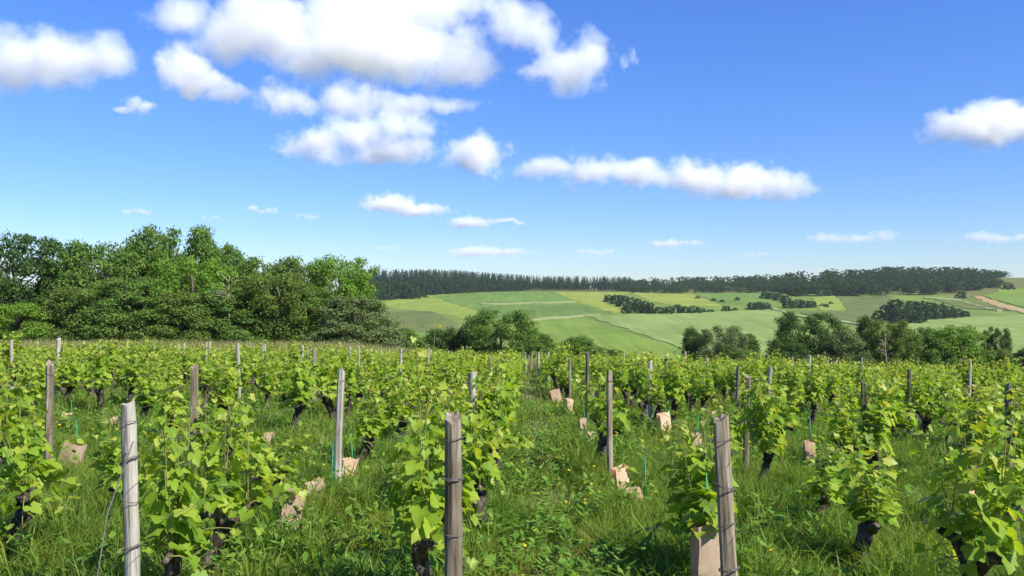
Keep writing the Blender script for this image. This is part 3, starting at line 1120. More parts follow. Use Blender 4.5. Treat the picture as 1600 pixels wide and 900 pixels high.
def hides(v):
    x, y = v[2], v[3]
    u = 820 + FPX * x / y
    g0 = EYE - gz(x, y)
    for k, (gx, gy) in enumerate(guard_xy):
        if not 0.2 < gy - y < 4.5 or (v[0], v[1], y) in VIG:
            continue
        gm = 452 + FPX * (EYE - gz(gx, gy) - GUARDS[k][2] * 0.6) / gy
        if abs(u - GUARDS[k][0]) < 0.3 * FPX / y and 452 + FPX * (g0 - 1.0) / y < gm < 452 + FPX * (g0 - 0.25) / y:
            return True
    return False


VINES = [v for v in VINES if not hides(v)]
# only those that fall inside the picture
inside = []
for v in VINES:
    u = 820 + FPX * v[2] / v[3]
    if -110 - 600 / v[3] < u < 1710 + 600 / v[3]:
        inside.append(v)
inside.sort(key=lambda v: v[3])
single, mass = inside[:300], inside[300:]
count = {}
NEAR_Y = 8.5

# variants for vines whose leaves are too small to pick apart
VAR = []
for s in range(10):
    g = gen_vine(700 + s, 0.82 + 0.07 * (s % 5))
    fm = foliage_mesh('foliage', joined_foliage(g, TM_HI if s < 4 else TM_LO, 1.0, 1.04))
    tm = poly_mesh('trunk', *g['trunk'])
    tm.materials.append(M['vine_bark'])
    VAR.append((fm, tm))

SPECIAL_TALL = {('left', 0, 4.45): 2}
NEAR_WORDS = ['bright', 'leafy', 'bushy', 'lush', 'broad']
for n, (side, j, x, y) in enumerate(single):
    count[(side, j)] = count.get((side, j), 0) + 1
    k = count[(side, j)]
    z = gz(x, y)
    near = y < NEAR_Y
    rz = rnd.uniform(-0.4, 0.4) + (math.pi if rnd.random() < 0.5 else 0)
    v = empty('grapevine', (x, y, z), rz, rnd.uniform(0.93, 1.08) if y > 5 else 1.0)
    tag(v, 'green grapevine, %s from the front in the %s' % (ORD[k - 1], row_phrase(side, j)), 'grapevine', 'vines in the rows')
    if near:
        vg, hsc = VIG.get((side, j, y), (rnd.uniform(0.8, 1.1), 1.0))
        v.scale[2] *= hsc
        g = gen_vine(1000 + n, vg, SPECIAL_TALL.get((side, j, round(y, 2)), 0))
        tm = poly_mesh('trunk', *g['trunk'])
        tm.materials.append(M['vine_bark'])
        obj('trunk', tm, None, v)
        canes = []
        for pts, rad in g['shoots']:
            me = poly_mesh('cane', *tube(pts, rad, 5))
            me.materials.append(M['cane'])
            canes.append(obj('cane', me, None, v))
        Fm = frames(g['T'], g['N'])
        for q in range(len(g['P'])):
            lo = bpy.data.objects.new('leaf', LEAF_ME[q % 6][int(g['Y'][q])])
            COL.objects.link(lo)
            lo.parent = canes[g['C'][q]]          # vine > cane > leaf
            mx = Matrix(Fm[q].tolist()) * float(g['S'][q])
            mx = mx.to_4x4()
            mx.translation = Vector(g['P'][q].tolist())
            lo.matrix_basis = mx
    else:
        fm, tm = VAR[rnd.randrange(4 if y < 13 else 10)]
        obj('trunk', tm, None, v)
        f = obj('foliage', fm, None, v)
        f['kind'] = 'stuff'
        v.scale = (v.scale[0] * 1.04, v.scale[1] * 1.15, v.scale[2] * rnd.uniform(0.8, 1.02))

# the rows farther back read as one mass
LOWV = []
for s in range(8):
    g = gen_vine(800 + s, 1.0)
    rg_ = np.random.default_rng(s)
    LOWV.append((joined_foliage(g, [leaf_template(40, False)], 0.62, 1.3, False, rg_), g['trunk']))
Vs, Fs, Ms, n = [], [], [], 0
for (side, j, x, y) in mass:
    (fv, ff, fmi), (tv, tf) = LOWV[vr.randrange(8)]
    W = place(fv, x, y, gz(x, y), vr.uniform(0.9, 1.15), vr.uniform(0.68, 1.0), vr.uniform(0, 6.28))
    Vs.append(W)
    Fs.append(ff + n)
    Ms.append(fmi)
    n += len(W)
me = foliage_mesh('far_vines', (np.concatenate(Vs), np.concatenate(Fs), np.concatenate(Ms)))
o = obj('far_vines', me)
tag(o, 'mass of green grapevines in the rear half of the vineyard', 'grapevines', None, 'stuff')


# ---- posts
def post_mesh(seed, w, h, rough=1.0):
    rg = np.random.default_rng(seed)
    n = 12
    m = 12
    V, F = [], []
    ang = np.arange(n) * 2 * math.pi / n
    sq = 1.0 / np.maximum(np.abs(np.cos(ang)), np.abs(np.sin(ang)))
    base = 0.5 * w * (0.55 * sq + 0.45) * (1 + 0.05 * rg.normal(size=n))
    crack = rg.integers(0, n)
    base[crack] *= 0.86
    cut = rg.uniform(-0.02, 0.02, 2)
    bx, by = rg.uniform(-0.012, 0.012, 2)
    for i in range(m):
        t = i / (m - 1)
        r = base * (1 + 0.035 * rough * rg.normal(size=n)) * (1.0 - 0.1 * t)
        z = np.full(n, -0.15 + (h + 0.15) * t)
        x = np.cos(ang) * r + bx * math.sin(3 * t)
        y = np.sin(ang) * r + by * math.sin(2.4 * t)
        if i == m - 1:
            z = z + np.cos(ang) * cut[0] + np.sin(ang) * cut[1] + 0.008 * rg.normal(size=n)
        V.append(np.stack([x, y, z], -1))
    V = np.concatenate(V)
    for i in range(m - 1):
        for q in range(n):
            e = (q + 1) % n
            F.append((i * n + q, i * n + e, (i + 1) * n + e, (i + 1) * n + q))
    c = len(V)
    V = np.concatenate([V, V[(m - 1) * n:].mean(0)[None] - [[0, 0, 0.008]]])
    for q in range(n):
        F.append(((m - 1) * n + q, (m - 1) * n + (q + 1) % n, c, c))
    return poly_mesh('post', V, np.array(F), False)


def ring(z, r, tilt, wr=0.0018, turns=1):
    P = []
    k = 14 * turns
    for i in range(k + 1):
        a = i * 2 * math.pi / 14
        P.append((r * math.cos(a), r * math.sin(a), z + tilt * math.cos(a) + 0.006 * i / 14))
    return tube(P, [wr] * len(P), 4, cap=False)


PM = {}


def add_post(px, y, top, w, label, group='vineyard posts', lean=(0, 0), mat='post_wood', wraps=0, name='vineyard_post', seed=None, shape=None):
    d = ray(px, top)
    x = d.x * y
    z0 = gz(x, y)
    h = EYE + d.z * y - z0
    r = empty(name, (x, y, z0), 0)
    r.rotation_euler = (R(lean[0]), R(lean[1]), rnd.uniform(-0.5, 0.5))
    if shape is not None:
        me = shape
        ob = obj('post_shaft', me, None, r)
        ob.scale = (w, w, h)
    else:
        me = post_mesh(seed or int(px * 7 + y * 13), w, h)
        me.materials.append(M[mat])
        ob = obj('post_shaft', me, None, r)
    for k in range(wraps):
        zz = h * (0.93 - 0.16 * k) - rnd.uniform(0, 0.05)
        wme = poly_mesh('wire_wrap', *ring(zz, w * 0.60, rnd.uniform(-0.02, 0.02), 0.0022, 1 + (k % 2)))
        wme.materials.append(M['wire'])
        obj('wire_wrap', wme, None, r)
    tag(r, label, 'post', group)
    return r


NEARPOSTS = [
    (704, 3.72, 652, 0.082, 'thick weathered grey end post left of the grassy path, nearest in the middle', (0, 0.5), 3),
    (1149, 3.9, 654, 0.078, 'thick dark weathered end post in the right foreground, leaning slightly left', (0, -3.2), 4),
    (210, 4.05, 630, 0.064, 'pale knotted end post with wire wraps in the left foreground', (0, -2.0), 4),
    (528, 7.75, 578, 0.066, 'pale tall thin post left of the path, beside a clean carton guard', (0, 1.6), 1),
    (955, 8.75, 580, 0.064, 'grey thin post in the row on the right edge of the path', (0, -0.8), 1),
    (745, 8.4, 581, 0.070, 'short pale post head rising from the leaves left of the path', (0, -2.0), 0),
    (74, 7.8, 568, 0.070, 'grey post in front of the taller leaning post near the left edge', (0, 1.5), 1),
    (304, 8.2, 572, 0.075, 'stubby grey post head in leaves right of the left end post', (0, 0), 0),
    (1362, 8.5, 598, 0.066, 'dark leaning post in the third row right of the path', (0, -3.6), 1),
    (1578, 8.5, 600, 0.068, 'dark straight post close to the right edge of the photo', (0, -0.5), 1),
    (1166, 8.8, 588, 0.060, 'grey post directly behind the dark foreground end post', (0, 1.0), 1),
    (1152, 13.6, 572, 0.062, 'dark thin post, left of the pair behind the foreground end post', (0, 0.8), 0),
    (1018, 14.6, 564, 0.085, 'dark post behind the tall pale carton guard', (0, -1.0), 0),
    (88, 17.8, 529, 0.085, 'tall pale leaning post behind the grey post at far left', (0, 2.6), 0),
    (491, 17.4, 545, 0.085, 'grey post in the fourth row left of the path', (0, 0), 0),
    (626, 19.5, 545, 0.075, 'pale thin post left of the path, in the third row', (0, 0.5), 0),
    (917, 13.2, 551, 0.06, 'tall thin post behind the slim carton guard by the path', (0, 0.4), 0),
    (1421, 13.6, 577, 0.07, 'dark post right of and behind the dark leaning post', (0, 0), 0),
    (352, 14.0, 598, 0.06, 'short dark stake low among leaves at left', (0, 0), 0),
    (1042, 20.5, 560, 0.085, 'pale thin post above the tall carton guard', (0, 0), 0),
    (890, 17.5, 560, 0.06, 'thin grey post just right of the path end', (0, 0), 0),
    (766, 15.0, 558, 0.055, 'thin grey post just left of the path end', (0, 0), 0),
]
for (px, y, top, w, lb, ln, wr) in NEARPOSTS:
    add_post(px, y, top, w, lb, lean=ln, wraps=wr, mat='pale_wood' if 'pale' in lb else 'post_wood')
FARP = [(200, 533, 30), (240, 533, 36), (290, 537, 28), (326, 534, 30), (396, 537, 33), (413, 538, 40), (472, 540, 26), (480, 543, 31), (545, 542, 28), (581, 545, 38), (596, 547, 44), (663, 546, 46),
        (700, 548, 50), (822, 551, 46), (830, 553, 50), (842, 550, 36), (857, 550, 32), (877, 556, 40), (990, 560, 30), (1076, 562, 36), (1237, 573, 28), (1333, 573, 40), (1365, 572, 42),
        (1496, 577, 34), (1538, 580, 38), (1130, 566, 44), (1280, 572, 46), (150, 535, 46), (60, 533, 40), (520, 545, 50), (960, 558, 46)]
FSHAPE = []
for s in range(4):
    me = post_mesh(900 + s, 1.0, 1.0)
    me.materials.append(M['pale_wood'])
    FSHAPE.append(me)
for k, (px, top, y) in enumerate(sorted(FARP)):
    add_post(px, y, top, 0.085, 'thin far post, %s from the left along the rear of the vineyard' % ORD[k], shape=FSHAPE[k % 4], lean=(rnd.uniform(-2, 2), rnd.uniform(-2.5, 2.5)))
mr_ = random.Random(8)
mids = []
for side in ('left', 'right'):
    for j in range(1, 14):
        for y in (12.6, 17.3, 22.0, 27.0, 31.5):
            yy = y + mr_.uniform(-0.7, 0.7)
            u = 820 + FPX * row_x(side, j) / yy
            if 10 < u < 1590 and mr_.random() < 0.42 and all(abs(u - p[0]) > 16 for p in NEARPOSTS) and all(abs(u - m_[0]) > 12 for m_ in mids):
                mids.append((u, yy, mr_.uniform(1.08, 1.3)))
for k, (u, yy, hh) in enumerate(sorted(mids)):
    xx = ray(u, 500).x * yy
    add_post(u, yy, 452 + FPX * (EYE - gz(xx, yy) - hh) / yy, mr_.uniform(0.05, 0.075), 'thin weathered stake, %s from the left among the middle-distance stakes' % ORD[k], shape=FSHAPE[k % 4], lean=(mr_.uniform(-3, 3), mr_.uniform(-4, 4)))
add_post(1510, 24.0, 583, 0.12, 'fresh yellowish wooden post standing out among the vines at right', mat='new_wood')
add_post(1557, 26.0, 590, 0.11, 'second fresh yellowish post, smaller, nearer the right edge', mat='new_wood')


# ---- wires along the near rows
def wire_line(P, r, label):
    me = poly_mesh('trellis_wire', *tube(P, [r] * len(P), 4, cap=False))
    o = obj('trellis_wire', me, M['wire'])
    tag(o, label, 'wire', 'trellis wires')


for side, j in (('left', 0), ('left', 1), ('left', 2), ('left', 3), ('right', 0), ('right', 1), ('right', 2), ('right', 3)):
    x = row_x(side, j)
    y0 = 3.85 if j < 2 else 5.0 + j * 0.6
    for hz, nm in ((0.66, 'lower'), (1.02, 'upper')):
        P = [(x + 0.05, y, gz(x, y) + hz - 0.03 * math.sin(math.pi * ((y - y0) % 4.6) / 4.6)) for y in np.arange(y0, 24, 1.15)]
        wire_line(P, 0.0016, 'thin grey %s wire along the %s' % (nm, row_phrase(side, j)))
pa = at(208, 690, 4.0)
pb_ = at(120, 930, 3.4)
wire_line([tuple(pa), tuple(pa * 0.5 + pb_ * 0.5 - Vector((0, 0, 0.01))), (pb_.x, pb_.y, gz(pb_.x, pb_.y))], 0.003, 'slanting guy wire anchoring the left foreground end post')


# ---- carton guards, rods and the young vines inside
def guard_mesh(seed, w, h):
    rg = np.random.default_rng(seed)
    d = w * 0.42
    bm = bmesh.new()
    m = 6
    rings = []
    for i in range(m):
        t = i / (m - 1)
        vv = []
        for (sx, sy) in ((-1, -1), (-0.2, -1.15), (0.45, -1.1), (1, -0.9), (1.0, 0.1), (1, 1), (0, 1.12), (-1, 0.95), (-1.05, 0)):
            k = 1 + 0.015 * rg.normal()
            lift = 0.012 * rg.normal() if i == m - 1 else 0
            vv.append(bm.verts.new((sx * w * 0.5 * k + 0.003 * rg.normal(), sy * d * 0.5 * k + 0.003 * rg.normal(), -0.04 + (h + 0.04) * t + lift)))
        rings.append(vv)
    nn = len(rings[0])
    for i in range(m - 1):
        for q in range(nn):
            e = (q + 1) % nn
            bm.faces.new((rings[i][q], rings[i][e], rings[i + 1][e], rings[i + 1][q]))
    bmesh.ops.solidify(bm, geom=list(bm.faces), thickness=0.004)
    me = bpy.data.meshes.new('vine_guard')
    bm.to_mesh(me)
    bm.free()
    return me


for k, (px, y, h, tilt, lb, w) in enumerate(GUARDS):
    x, _ = guard_xy[k]
    z = gz(x, y)
    o = obj('vine_guard', guard_mesh(50 + k, w, h), M['carton'], None, (x, y, z))
    o.rotation_euler = (R(rnd.uniform(-8, 2)), R(tilt), R(rnd.uniform(5, 42)))
    tag(o, lb, 'vine guard', 'carton vine guards')
    rod = [0, 2, 3, 5, 6, 7, 9, 11, 12, 16, 17, 19, 20]
    if k in rod:
        rh = h + rnd.uniform(0.14, 0.3)
        ro = obj('plant_rod', poly_mesh('plant_rod', *tube([(0, 0, 0), (0.01, 0, rh * 0.5), (0.0, 0.01, rh)], [0.006, 0.006, 0.005], 6)), M['green_rod'], None, (x + 0.3 * w, y + 0.12, z))
        ro.rotation_euler = (R(rnd.uniform(-4, 4)), R(rnd.uniform(-4, 4)), 0)
        tag(ro, 'thin green rod beside the ' + ' '.join(lb.split()[:11]), 'rod', 'green rods')
    if k in (9, 1, 0, 10, 11, 19):
        yv = empty('young_vine', (x, y, z + h - 0.06), rnd.uniform(0, 6))
        tag(yv, 'young sprout growing out of the ' + ' '.join(lb.split()[:9]), 'young vine', 'sprouts in carton guards')
        rg = np.random.default_rng(60 + k)
        big = k == 9
        cp = [(0, 0, -h * 0.8), (0, 0, 0), (0.03, 0.02, 0.12), (0.06, -0.01, 0.22 if big else 0.14)]
        obj('cane', poly_mesh('cane', *tube(cp, [0.006, 0.005, 0.004, 0.003], 5)), M['cane'], yv)
        for q in range(26 if big else 8):
            a = rg.uniform(0, 6.28)
            od = np.array([math.cos(a), math.sin(a), 0.0])
            t = np.array([od + np.array([0, 0, -rg.uniform(0.0, 0.9)])])
            nr = np.array([np.array([0, 0, 1.0]) + od * 0.5 + 0.35 * rg.normal(size=3)])
            fm = frames(t, nr)[0]
            lo = bpy.data.objects.new('leaf', LEAF_ME[q % 6][1 if q % 4 == 0 and not big else 0])
            COL.objects.link(lo)
            lo.parent = yv
            mx = (Matrix(fm.tolist()) * float(rg.uniform(0.09, 0.15) * (1 if big else 0.6))).to_4x4()
            mx.translation = Vector((od * rg.uniform(0.02, 0.11) + np.array([0.03, 0, rg.uniform(0.0, 0.24 if big else 0.13)])).tolist())
            lo.matrix_basis = mx


# ---------------------------------------------------------------- grass and flowers
def blades(x, y, h, w, lean, rg, segs=2):
    n = len(x)
    z = terrain(x, y) - 0.01
    a = rg.uniform(0, 6.283, n)
    f = rg.uniform(0, 6.283, n)
    lx, ly = np.cos(a) * lean * h, np.sin(a) * lean * h
    wx, wy = np.cos(f) * w / 2, np.sin(f) * w / 2
    V = np.empty((n, 5, 3))
    for k, (t, ws) in enumerate(((0, 1.0), (0.55, 0.8))):
        bx, by, bz = x + lx * t * t, y + ly * t * t, z + h * (t - 0.15 * lean * t * t)
        V[:, 2 * k] = np.stack([bx - wx * ws, by - wy * ws, bz], -1)
        V[:, 2 * k + 1] = np.stack([bx + wx * ws, by + wy * ws, bz], -1)
    V[:, 4] = np.stack([x + lx, y + ly, z + h * (1 - 0.35 * lean)], -1)
    T = np.array([(0, 1, 3), (0, 3, 2), (2, 3, 4)])
    F = (T[None] + (np.arange(n) * 5)[:, None, None]).reshape(-1, 3)
    return V.reshape(-1, 3), F


def vnoise(x, y, s, seed):
    """smooth value noise on the plane"""
    r = np.random.default_rng(seed).uniform(size=(64, 64))
    u, v = x / s + 1000, y / s + 1000
    i, j = np.floor(u).astype(int), np.floor(v).astype(int)
    fu, fv = u - i, v - j
    fu, fv = fu * fu * (3 - 2 * fu), fv * fv * (3 - 2 * fv)
    g = lambda a, b: r[a % 64, b % 64]
    return (g(i, j) * (1 - fu) + g(i + 1, j) * fu) * (1 - fv) + (g(i, j + 1) * (1 - fu) + g(i + 1, j + 1) * fu) * fv


def scatter(n, y0, y1, rg, pad=1.1):
    """points in the wedge of ground the camera sees"""
    y = np.sqrt(rg.uniform(y0 * y0, y1 * y1, n))
    x = rg.uniform(-1, 1, n) * (y * 0.625 + pad) - 0.015 * y
    return x, y


def path_w(x, y):
    return np.exp(-((x - 0.22 - 0.05 * np.sin(y)) / 0.42) ** 2)


rg = np.random.default_rng(99)
parts = []
for (n, y0, y1, hs_, ws_) in ((290000, 4.4, 10.5, 1.0, 1.1), (160000, 10.5, 20.0, 1.0, 2.0), (80000, 20.0, 40.0, 1.0, 3.8), (36000, 40.0, 66.0, 1.2, 7.5)):
    x, y = scatter(n, y0, y1, rg)
    pw = path_w(x, y)
    cl = vnoise(x, y, 0.33, 1) * 0.6 + vnoise(x, y, 1.1, 2) * 0.4
    keep = rg.uniform(size=n) < (0.35 + 0.9 * cl) * (1 - 0.3 * pw - 0.45 * pw * (vnoise(x, y, 0.45, 31) > 0.66))
    x, y, pw, cl = x[keep], y[keep], pw[keep], cl[keep]
    m = len(x)
    h = (0.08 + 0.44 * cl ** 1.6) * rg.uniform(0.6, 1.25, m) * (1 - 0.55 * pw) * hs_
    w = rg.uniform(0.0045, 0.0105, m) * ws_
    parts.append(blades(x, y, h, w, rg.uniform(0.1, 0.85, m), rg))
# coarse tufts standing above the rest
tx, ty = scatter(2600, 4.5, 13.0, rg)
tk = (vnoise(tx, ty, 0.9, 41) > 0.42) & (path_w(tx, ty) < 0.45)
tx, ty = tx[tk], ty[tk]
nb = 15
th = np.repeat(rg.uniform(0.22, 0.5, len(tx)), nb)
bx_ = np.repeat(tx, nb) + rg.normal(size=len(tx) * nb) * 0.035
by_ = np.repeat(ty, nb) + rg.normal(size=len(tx) * nb) * 0.035
parts.append(blades(bx_, by_, th * rg.uniform(0.6, 1.1, len(bx_)), rg.uniform(0.007, 0.015, len(bx_)), rg.uniform(0.15, 1.0, len(bx_)), rg))
o = obj('grass', np_mesh('grass', *join_vf(parts)), M['grass'])
tag(o, 'lush green grass growing between the vine rows', 'grass', None, 'stuff')

# yellowing grass strip behind the left half of the vineyard and dead thatch on the path
x = rg.uniform(-50, 2, 40000)
y = rg.uniform(55.5, 66, 40000)
p1 = blades(x, y, rg.uniform(0.5, 1.1, 40000), rg.uniform(0.02, 0.04, 40000), rg.uniform(0.05, 0.4, 40000), rg)
x, y = scatter(110000, 5.0, 26.0, rg)
k = (rg.uniform(size=110000) < path_w(x, y) * (0.55 + vnoise(x, y, 0.6, 5)) + 0.04)
x, y = x[k], y[k]
p2 = blades(x, y, rg.uniform(0.05, 0.2, len(x)), rg.uniform(0.004, 0.009, len(x)), rg.uniform(0.5, 1.6, len(x)), rg)
o = obj('dry_grass', np_mesh('dry_grass', *join_vf([p1, p2])), M['dry_grass'])
tag(o, 'dry yellowish grass on the path and behind the vineyard', 'grass', None, 'stuff')

# broad-leaved weeds
x, y = scatter(12000, 4.6, 17, rg)
cl = vnoise(x, y, 0.7, 9)
x, y = x[cl > 0.45], y[cl > 0.45]
Pp, Aa, Bb = [], [], []
for xx, yy in zip(x, y):
    z = gz(xx, yy)
    H = rg.uniform(0.08, 0.34)
    for q in range(int(rg.integers(6, 13))):
        a = rg.uniform(0, 6.283)
        L = rg.uniform(0.015, 0.048)
        d = np.array([math.cos(a), math.sin(a), rg.uniform(-0.1, 0.8)])
        c = np.array([xx, yy, z + H * rg.uniform(0.2, 1)]) + d * L
        Pp.append(c)
        Aa.append(d * L)
        s = np.array([-math.sin(a), math.cos(a), rg.uniform(-0.3, 0.3)])
        Bb.append(s * L * rg.uniform(0.35, 0.65))
o = obj('weeds', np_mesh('weeds', *quads_from(np.array(Pp), np.array(Aa), np.array(Bb))), M['weed'])
tag(o, 'low broad-leaved weeds scattered in the grass', 'weeds', None, 'stuff')


def flowers(name, n, y0, y1, mat, rmin, rmax, label, bias):
    x, y = scatter(n, y0, y1, rg)
    k = rg.uniform(size=n) < bias(x, y)
    x, y = x[k], y[k]
    Vs, Fs, c = [], [], 0
    for xx, yy in zip(x, y):
        z = gz(xx, yy) + rg.uniform(0.10, 0.26)
        r = rg.uniform(rmin, rmax)
        tx, ty = rg.uniform(-0.5, 0.5, 2)
        P = [(xx, yy, z)]
        for q in range(10):
            a = q * math.pi / 5
            rr_ = r * (1 if q % 2 else 0.55)
            dx, dy = rr_ * math.cos(a), rr_ * math.sin(a)
            P.append((xx + dx, yy + dy, z + 0.3 * r + tx * dx + ty * dy - 0.25))
            P[-1] = (P[-1][0], P[-1][1], z + 0.25 * rr_ + tx * dx + ty * dy)
        Vs.append(np.array(P))
        Fs.append(np.array([(0, 1 + q, 1 + (q + 1) % 10) for q in range(10)]) + c)
        c += 11
    o = obj(name, np_mesh(name, np.concatenate(Vs), np.concatenate(Fs)), M[mat])
    tag(o, label, 'flowers', None, 'stuff')


flowers('yellow_flowers', 6000, 5.0, 18.0, 'yellow_petal', 0.009, 0.02, 'small yellow flowers dotted through the grass', lambda x, y: 0.07 + 0.85 * path_w(x - 0.1, y) * vnoise(x, y, 0.8, 12) + 0.25 * (vnoise(x, y, 1.2, 13) > 0.72))
flowers('white_flowers', 900, 5.5, 14.0, 'white_petal', 0.005, 0.009, 'tiny white flowers in patches of the grass', lambda x, y: 0.5 * (vnoise(x, y, 1.3, 17) > 0.7) * (x < -1.5))


# ---------------------------------------------------------------- clouds
def cloud(label, lobes, alt=620.0, dens=1.0, soft=0.5, seed=0.0, rough=0.66):
    """cumulus: lobes are (picture x, picture y, width, height); all share one base height and distance"""
    bot = max(l[1] + l[3] / 2 for l in lobes)
    y = alt * FPX / (452 - bot)
    cpx = sum(l[0] for l in lobes) / len(lobes)
    c0 = at(cpx, bot, y)
    s = y / FPX
    size = 0
    L = []
    for q, (px, py, w, h) in enumerate(lobes):
        p = at(px, py, y)
        dep = 0.5 * (w + h) / 2 * s * 1.05
        L.append((p.x - c0.x, (q % 3 - 1) * dep * 0.25, p.z - c0.z, w / 2 * s * 0.94, dep * 0.94, h / 2 * s * 0.92))
        size = max(size, h * s)
    # hull: union of slightly larger ellipsoids
    bm = bmesh.new()
    for (x, yy, z, a, b, c) in L:
        mt = Matrix.Translation((x, yy, z)) @ Matrix.Diagonal((a * 1.6, b * 1.6, c * 1.6, 1))
        bmesh.ops.create_icosphere(bm, subdivisions=3, radius=1.0, matrix=mt)
    me = bpy.data.meshes.new('cloud')
    bm.to_mesh(me)
    bm.free()
    o = bpy.data.objects.new('cloud', me)
    COL.objects.link(o)
    o.location = c0
    if len(L) > 1:
        rm = o.modifiers.new('union', 'REMESH')
        rm.mode = 'VOXEL'
        rm.voxel_size = size / 14
        rm.use_smooth_shade = True
    m, nt = new_mat('cloud')
    tc = N(nt, 'ShaderNodeTexCoord')
    P = tc.outputs['Object']
    # bend the lobes out of shape first, so that no outline is a plain ellipsoid
    wz = N(nt, 'ShaderNodeTexNoise', Scale=0.8 / size, Detail=3.0, Roughness=0.55)
    wo_ = N(nt, 'ShaderNodeVectorMath', operation='ADD')
    nt.links.new(P, wo_.inputs[0])
    wo_.inputs[1].default_value = (seed * 431.0, seed * 917.0, seed * 219.0)
    nt.links.new(wo_.outputs[0], wz.inputs['Vector'])
    wc = N(nt, 'ShaderNodeVectorMath', operation='SUBTRACT')
    nt.links.new(wz.outputs['Color'], wc.inputs[0])
    wc.inputs[1].default_value = (0.5, 0.5, 0.5)
    wm_ = N(nt, 'ShaderNodeVectorMath', operation='MULTIPLY')
    nt.links.new(wc.outputs[0], wm_.inputs[0])
    wm_.inputs[1].default_value = (1.5 * size, 1.0 * size, 0.85 * size)
    wp = N(nt, 'ShaderNodeVectorMath', operation='ADD')
    nt.links.new(P, wp.inputs[0])
    nt.links.new(wm_.outputs[0], wp.inputs[1])
    PW = wp.outputs[0]
    cur = None
    for (x, yy, z, a, b, c) in L:
        sub = N(nt, 'ShaderNodeVectorMath', operation='SUBTRACT')
        nt.links.new(PW, sub.inputs[0])
        sub.inputs[1].default_value = (x, yy, z)
        mul = N(nt, 'ShaderNodeVectorMath', operation='MULTIPLY')
        nt.links.new(sub.outputs[0], mul.inputs[0])
        mul.inputs[1].default_value = (1 / a, 1 / b, 1 / c)
        ln = N(nt, 'ShaderNodeVectorMath', operation='LENGTH')
        nt.links.new(mul.outputs[0], ln.inputs[0])
        f = N(nt, 'ShaderNodeMath', operation='SUBTRACT')
        f.inputs[0].default_value = 1.0
        nt.links.new(ln.outputs['Value'], f.inputs[1])
        if cur is None:
            cur = f.outputs[0]
        else:
            mxn = N(nt, 'ShaderNodeMath', operation='SMOOTH_MAX')
            mxn.inputs[2].default_value = 0.15
            nt.links.new(cur, mxn.inputs[0])
            nt.links.new(f.outputs[0], mxn.inputs[1])
            cur = mxn.outputs[0]
    off = N(nt, 'ShaderNodeVectorMath', operation='ADD')
    nt.links.new(P, off.inputs[0])
    off.inputs[1].default_value = (seed * 777.0, seed * 333.0, seed * 555.0)
    nz = N(nt, 'ShaderNodeTexNoise', Scale=1.9 / size, Detail=8.0, Roughness=rough)
    nt.links.new(off.outputs[0], nz.inputs['Vector'])
    ma = N(nt, 'ShaderNodeMath', operation='MULTIPLY_ADD')
    nt.links.new(nz.outputs[0], ma.inputs[0])
    ma.inputs[1].default_value = 2.0 * soft * 1.5
    ma.inputs[2].default_value = -1.0 * soft * 1.5
    ad = N(nt, 'ShaderNodeMath', operation='ADD')
    nt.links.new(cur, ad.inputs[0])
    nt.links.new(ma.outputs[0], ad.inputs[1])
    mr = N(nt, 'ShaderNodeMapRange')
    mr.inputs[1].default_value = -0.12
    mr.inputs[2].default_value = 0.8
    mr.inputs[4].default_value = dens * 4.6 / size
    nt.links.new(ad.outputs[0], mr.inputs[0])
    vol = N(nt, 'ShaderNodeVolumeScatter')
    vol.inputs['Color'].default_value = (0.77, 0.78, 0.80, 1)
    vol.inputs['Anisotropy'].default_value = 0.0
    nt.links.new(mr.outputs[0], vol.inputs['Density'])
    out = N(nt, 'ShaderNodeOutputMaterial')
    nt.links.new(vol.outputs[0], out.inputs['Volume'])
    me.materials.append(m)
    tag(o, label, 'cloud', 'clouds in the sky')
    return o


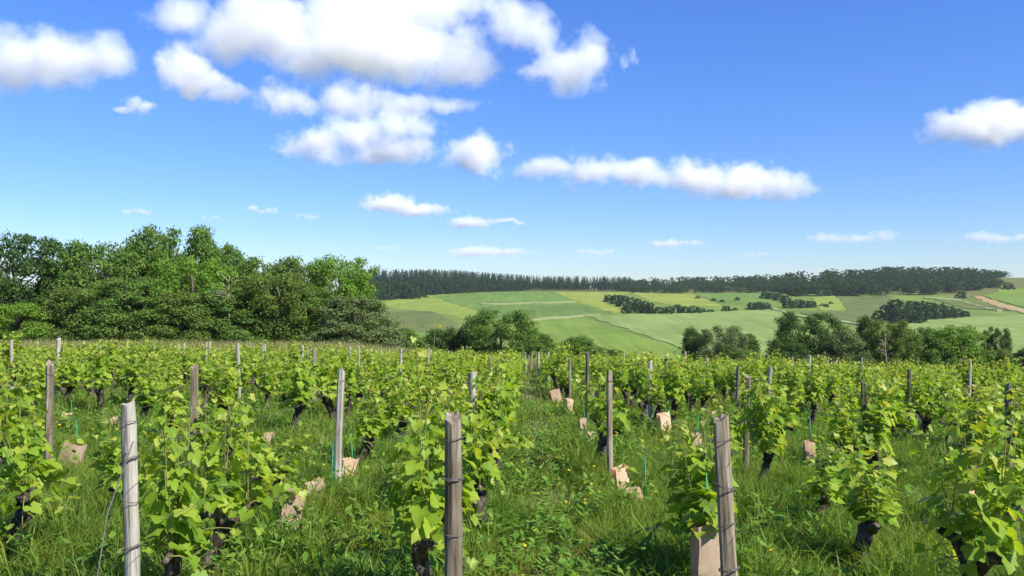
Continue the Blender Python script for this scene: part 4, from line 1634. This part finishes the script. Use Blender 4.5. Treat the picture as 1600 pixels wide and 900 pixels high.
CLOUDS = [
    ('big white cumulus cloud with grey base at the left edge of the sky', [(20, 95, 150, 110), (95, 90, 150, 105), (165, 95, 100, 70)], 1.1, 0.42),
    ('knobbly two-lobed white cloud right of the left edge cloud', [(288, 108, 80, 64), (318, 126, 90, 48), (352, 142, 70, 44)], 0.9, 0.5),
    ('small puffy white cloud below the two-lobed cloud', [(215, 166, 62, 36)], 0.7, 0.5),
    ('largest white cloud spreading across the top of the sky', [(290, 28, 120, 48), (420, 40, 230, 100), (560, 20, 300, 110), (590, 85, 300, 90), (690, 105, 140, 62), (690, 10, 180, 90), (800, 58, 110, 80)], 1.0, 0.5),
    ('ragged white cloud right of the largest cloud', [(905, 105, 110, 92), (860, 120, 100, 30), (925, 85, 60, 60)], 0.8, 0.6),
    ('tiny wisp of cloud right of the ragged cloud', [(984, 93, 26, 30)], 0.35, 0.6),
    ('thin greyish cloud strip under the largest cloud', [(455, 158, 100, 52), (540, 155, 140, 60), (620, 160, 120, 40), (700, 164, 100, 26)], 0.5, 0.65),
    ('wide flat-based white cloud in mid sky', [(500, 228, 110, 60), (570, 208, 130, 62), (610, 230, 150, 44), (640, 200, 90, 46)], 0.8, 0.55),
    ('compact bright round cloud in mid sky', [(745, 244, 104, 60), (752, 228, 60, 50)], 1.1, 0.42),
    ('long row of joined white clouds above the grain fields', [(850, 268, 90, 36), (925, 268, 90, 56), (1000, 268, 120, 50), (1085, 278, 110, 56), (1160, 284, 130, 56), (1225, 292, 90, 46)], 0.85, 0.5),
    ('white grey-based cloud at the right edge of the sky', [(1490, 200, 90, 58), (1560, 195, 130, 66), (1640, 195, 120, 70)], 1.1, 0.42),
    ('low slanting white cloud left of the sky centre', [(610, 318, 84, 32), (655, 328, 90, 22), (735, 346, 70, 18), (795, 346, 60, 8)], 0.9, 0.5),
    ('faint small cloud far left above the copse', [(215, 331, 44, 13)], 0.35, 0.5),
    ('faint small cloud left of the tallest copse tree top', [(330, 341, 27, 13)], 0.4, 0.5),
    ('faint small cloud above the copse shoulder', [(413, 328, 48, 14)], 0.4, 0.5),
    ('faint small cloud above the dark end tree', [(480, 337, 36, 12)], 0.4, 0.5),
    ('tiny bright cloud above the left end of conifer wood', [(606, 388, 36, 13)], 0.4, 0.5),
    ('long faint lilac cloud bar above the conifer wood', [(745, 394, 100, 18), (790, 393, 90, 12)], 0.3, 0.5),
    ('faint lilac cloud patch above the conifer wood right end', [(930, 395, 60, 18)], 0.3, 0.55),
    ('small whitish flat cloud above the ridge gap', [(1060, 380, 84, 18)], 0.55, 0.5),
    ('faint lilac cloud bar above the right-hand ridge wood', [(1335, 370, 130, 20)], 0.28, 0.5),
    ('faint lilac cloud bar low at the right edge', [(1560, 372, 96, 20)], 0.35, 0.5),
    ('faint wisp of cloud low above the broadleaf ridge', [(1172, 398, 56, 14)], 0.2, 0.5),
]
for k, (lb, lobes, dn, sf) in enumerate(CLOUDS):
    if len(lobes) == 1:                              # a single puff gets an uneven outline of its own
        px, py, w, h = lobes[0]
        cr_ = random.Random(k)
        lobes = [(px + w * t, py + h * cr_.uniform(-0.15, 0.2), w * cr_.uniform(0.28, 0.5), h * cr_.uniform(0.35, 1.0)) for t in (-0.36, -0.12, 0.1, 0.34)]
        dn *= 0.75
    cloud(lb, lobes, dens=dn, soft=sf * 1.95, seed=1.0 + k)


# ---------------------------------------------------------------- haze in the valley air
bm = bmesh.new()
bmesh.ops.create_cube(bm, size=1.0)
me = bpy.data.meshes.new('haze')
bm.to_mesh(me)
bm.free()
haze = bpy.data.objects.new('haze', me)
COL.objects.link(haze)
HZ0, HZ1 = -75.0, 60.0
haze.scale = (6400, 5200, HZ1 - HZ0)
haze.location = (0, 900, (HZ0 + HZ1) / 2)
hm, nt = new_mat('haze')
pv = N(nt, 'ShaderNodeVolumePrincipled')
pv.inputs['Color'].default_value = (0.86, 0.93, 1.0, 1)
pv.inputs['Density'].default_value = 0.00008
pv.inputs['Anisotropy'].default_value = 0.2
out = N(nt, 'ShaderNodeOutputMaterial')
nt.links.new(pv.outputs[0], out.inputs['Volume'])
me.materials.append(hm)
tag(haze, 'thin pale blue haze in the air over the valley', 'haze', None, 'stuff')
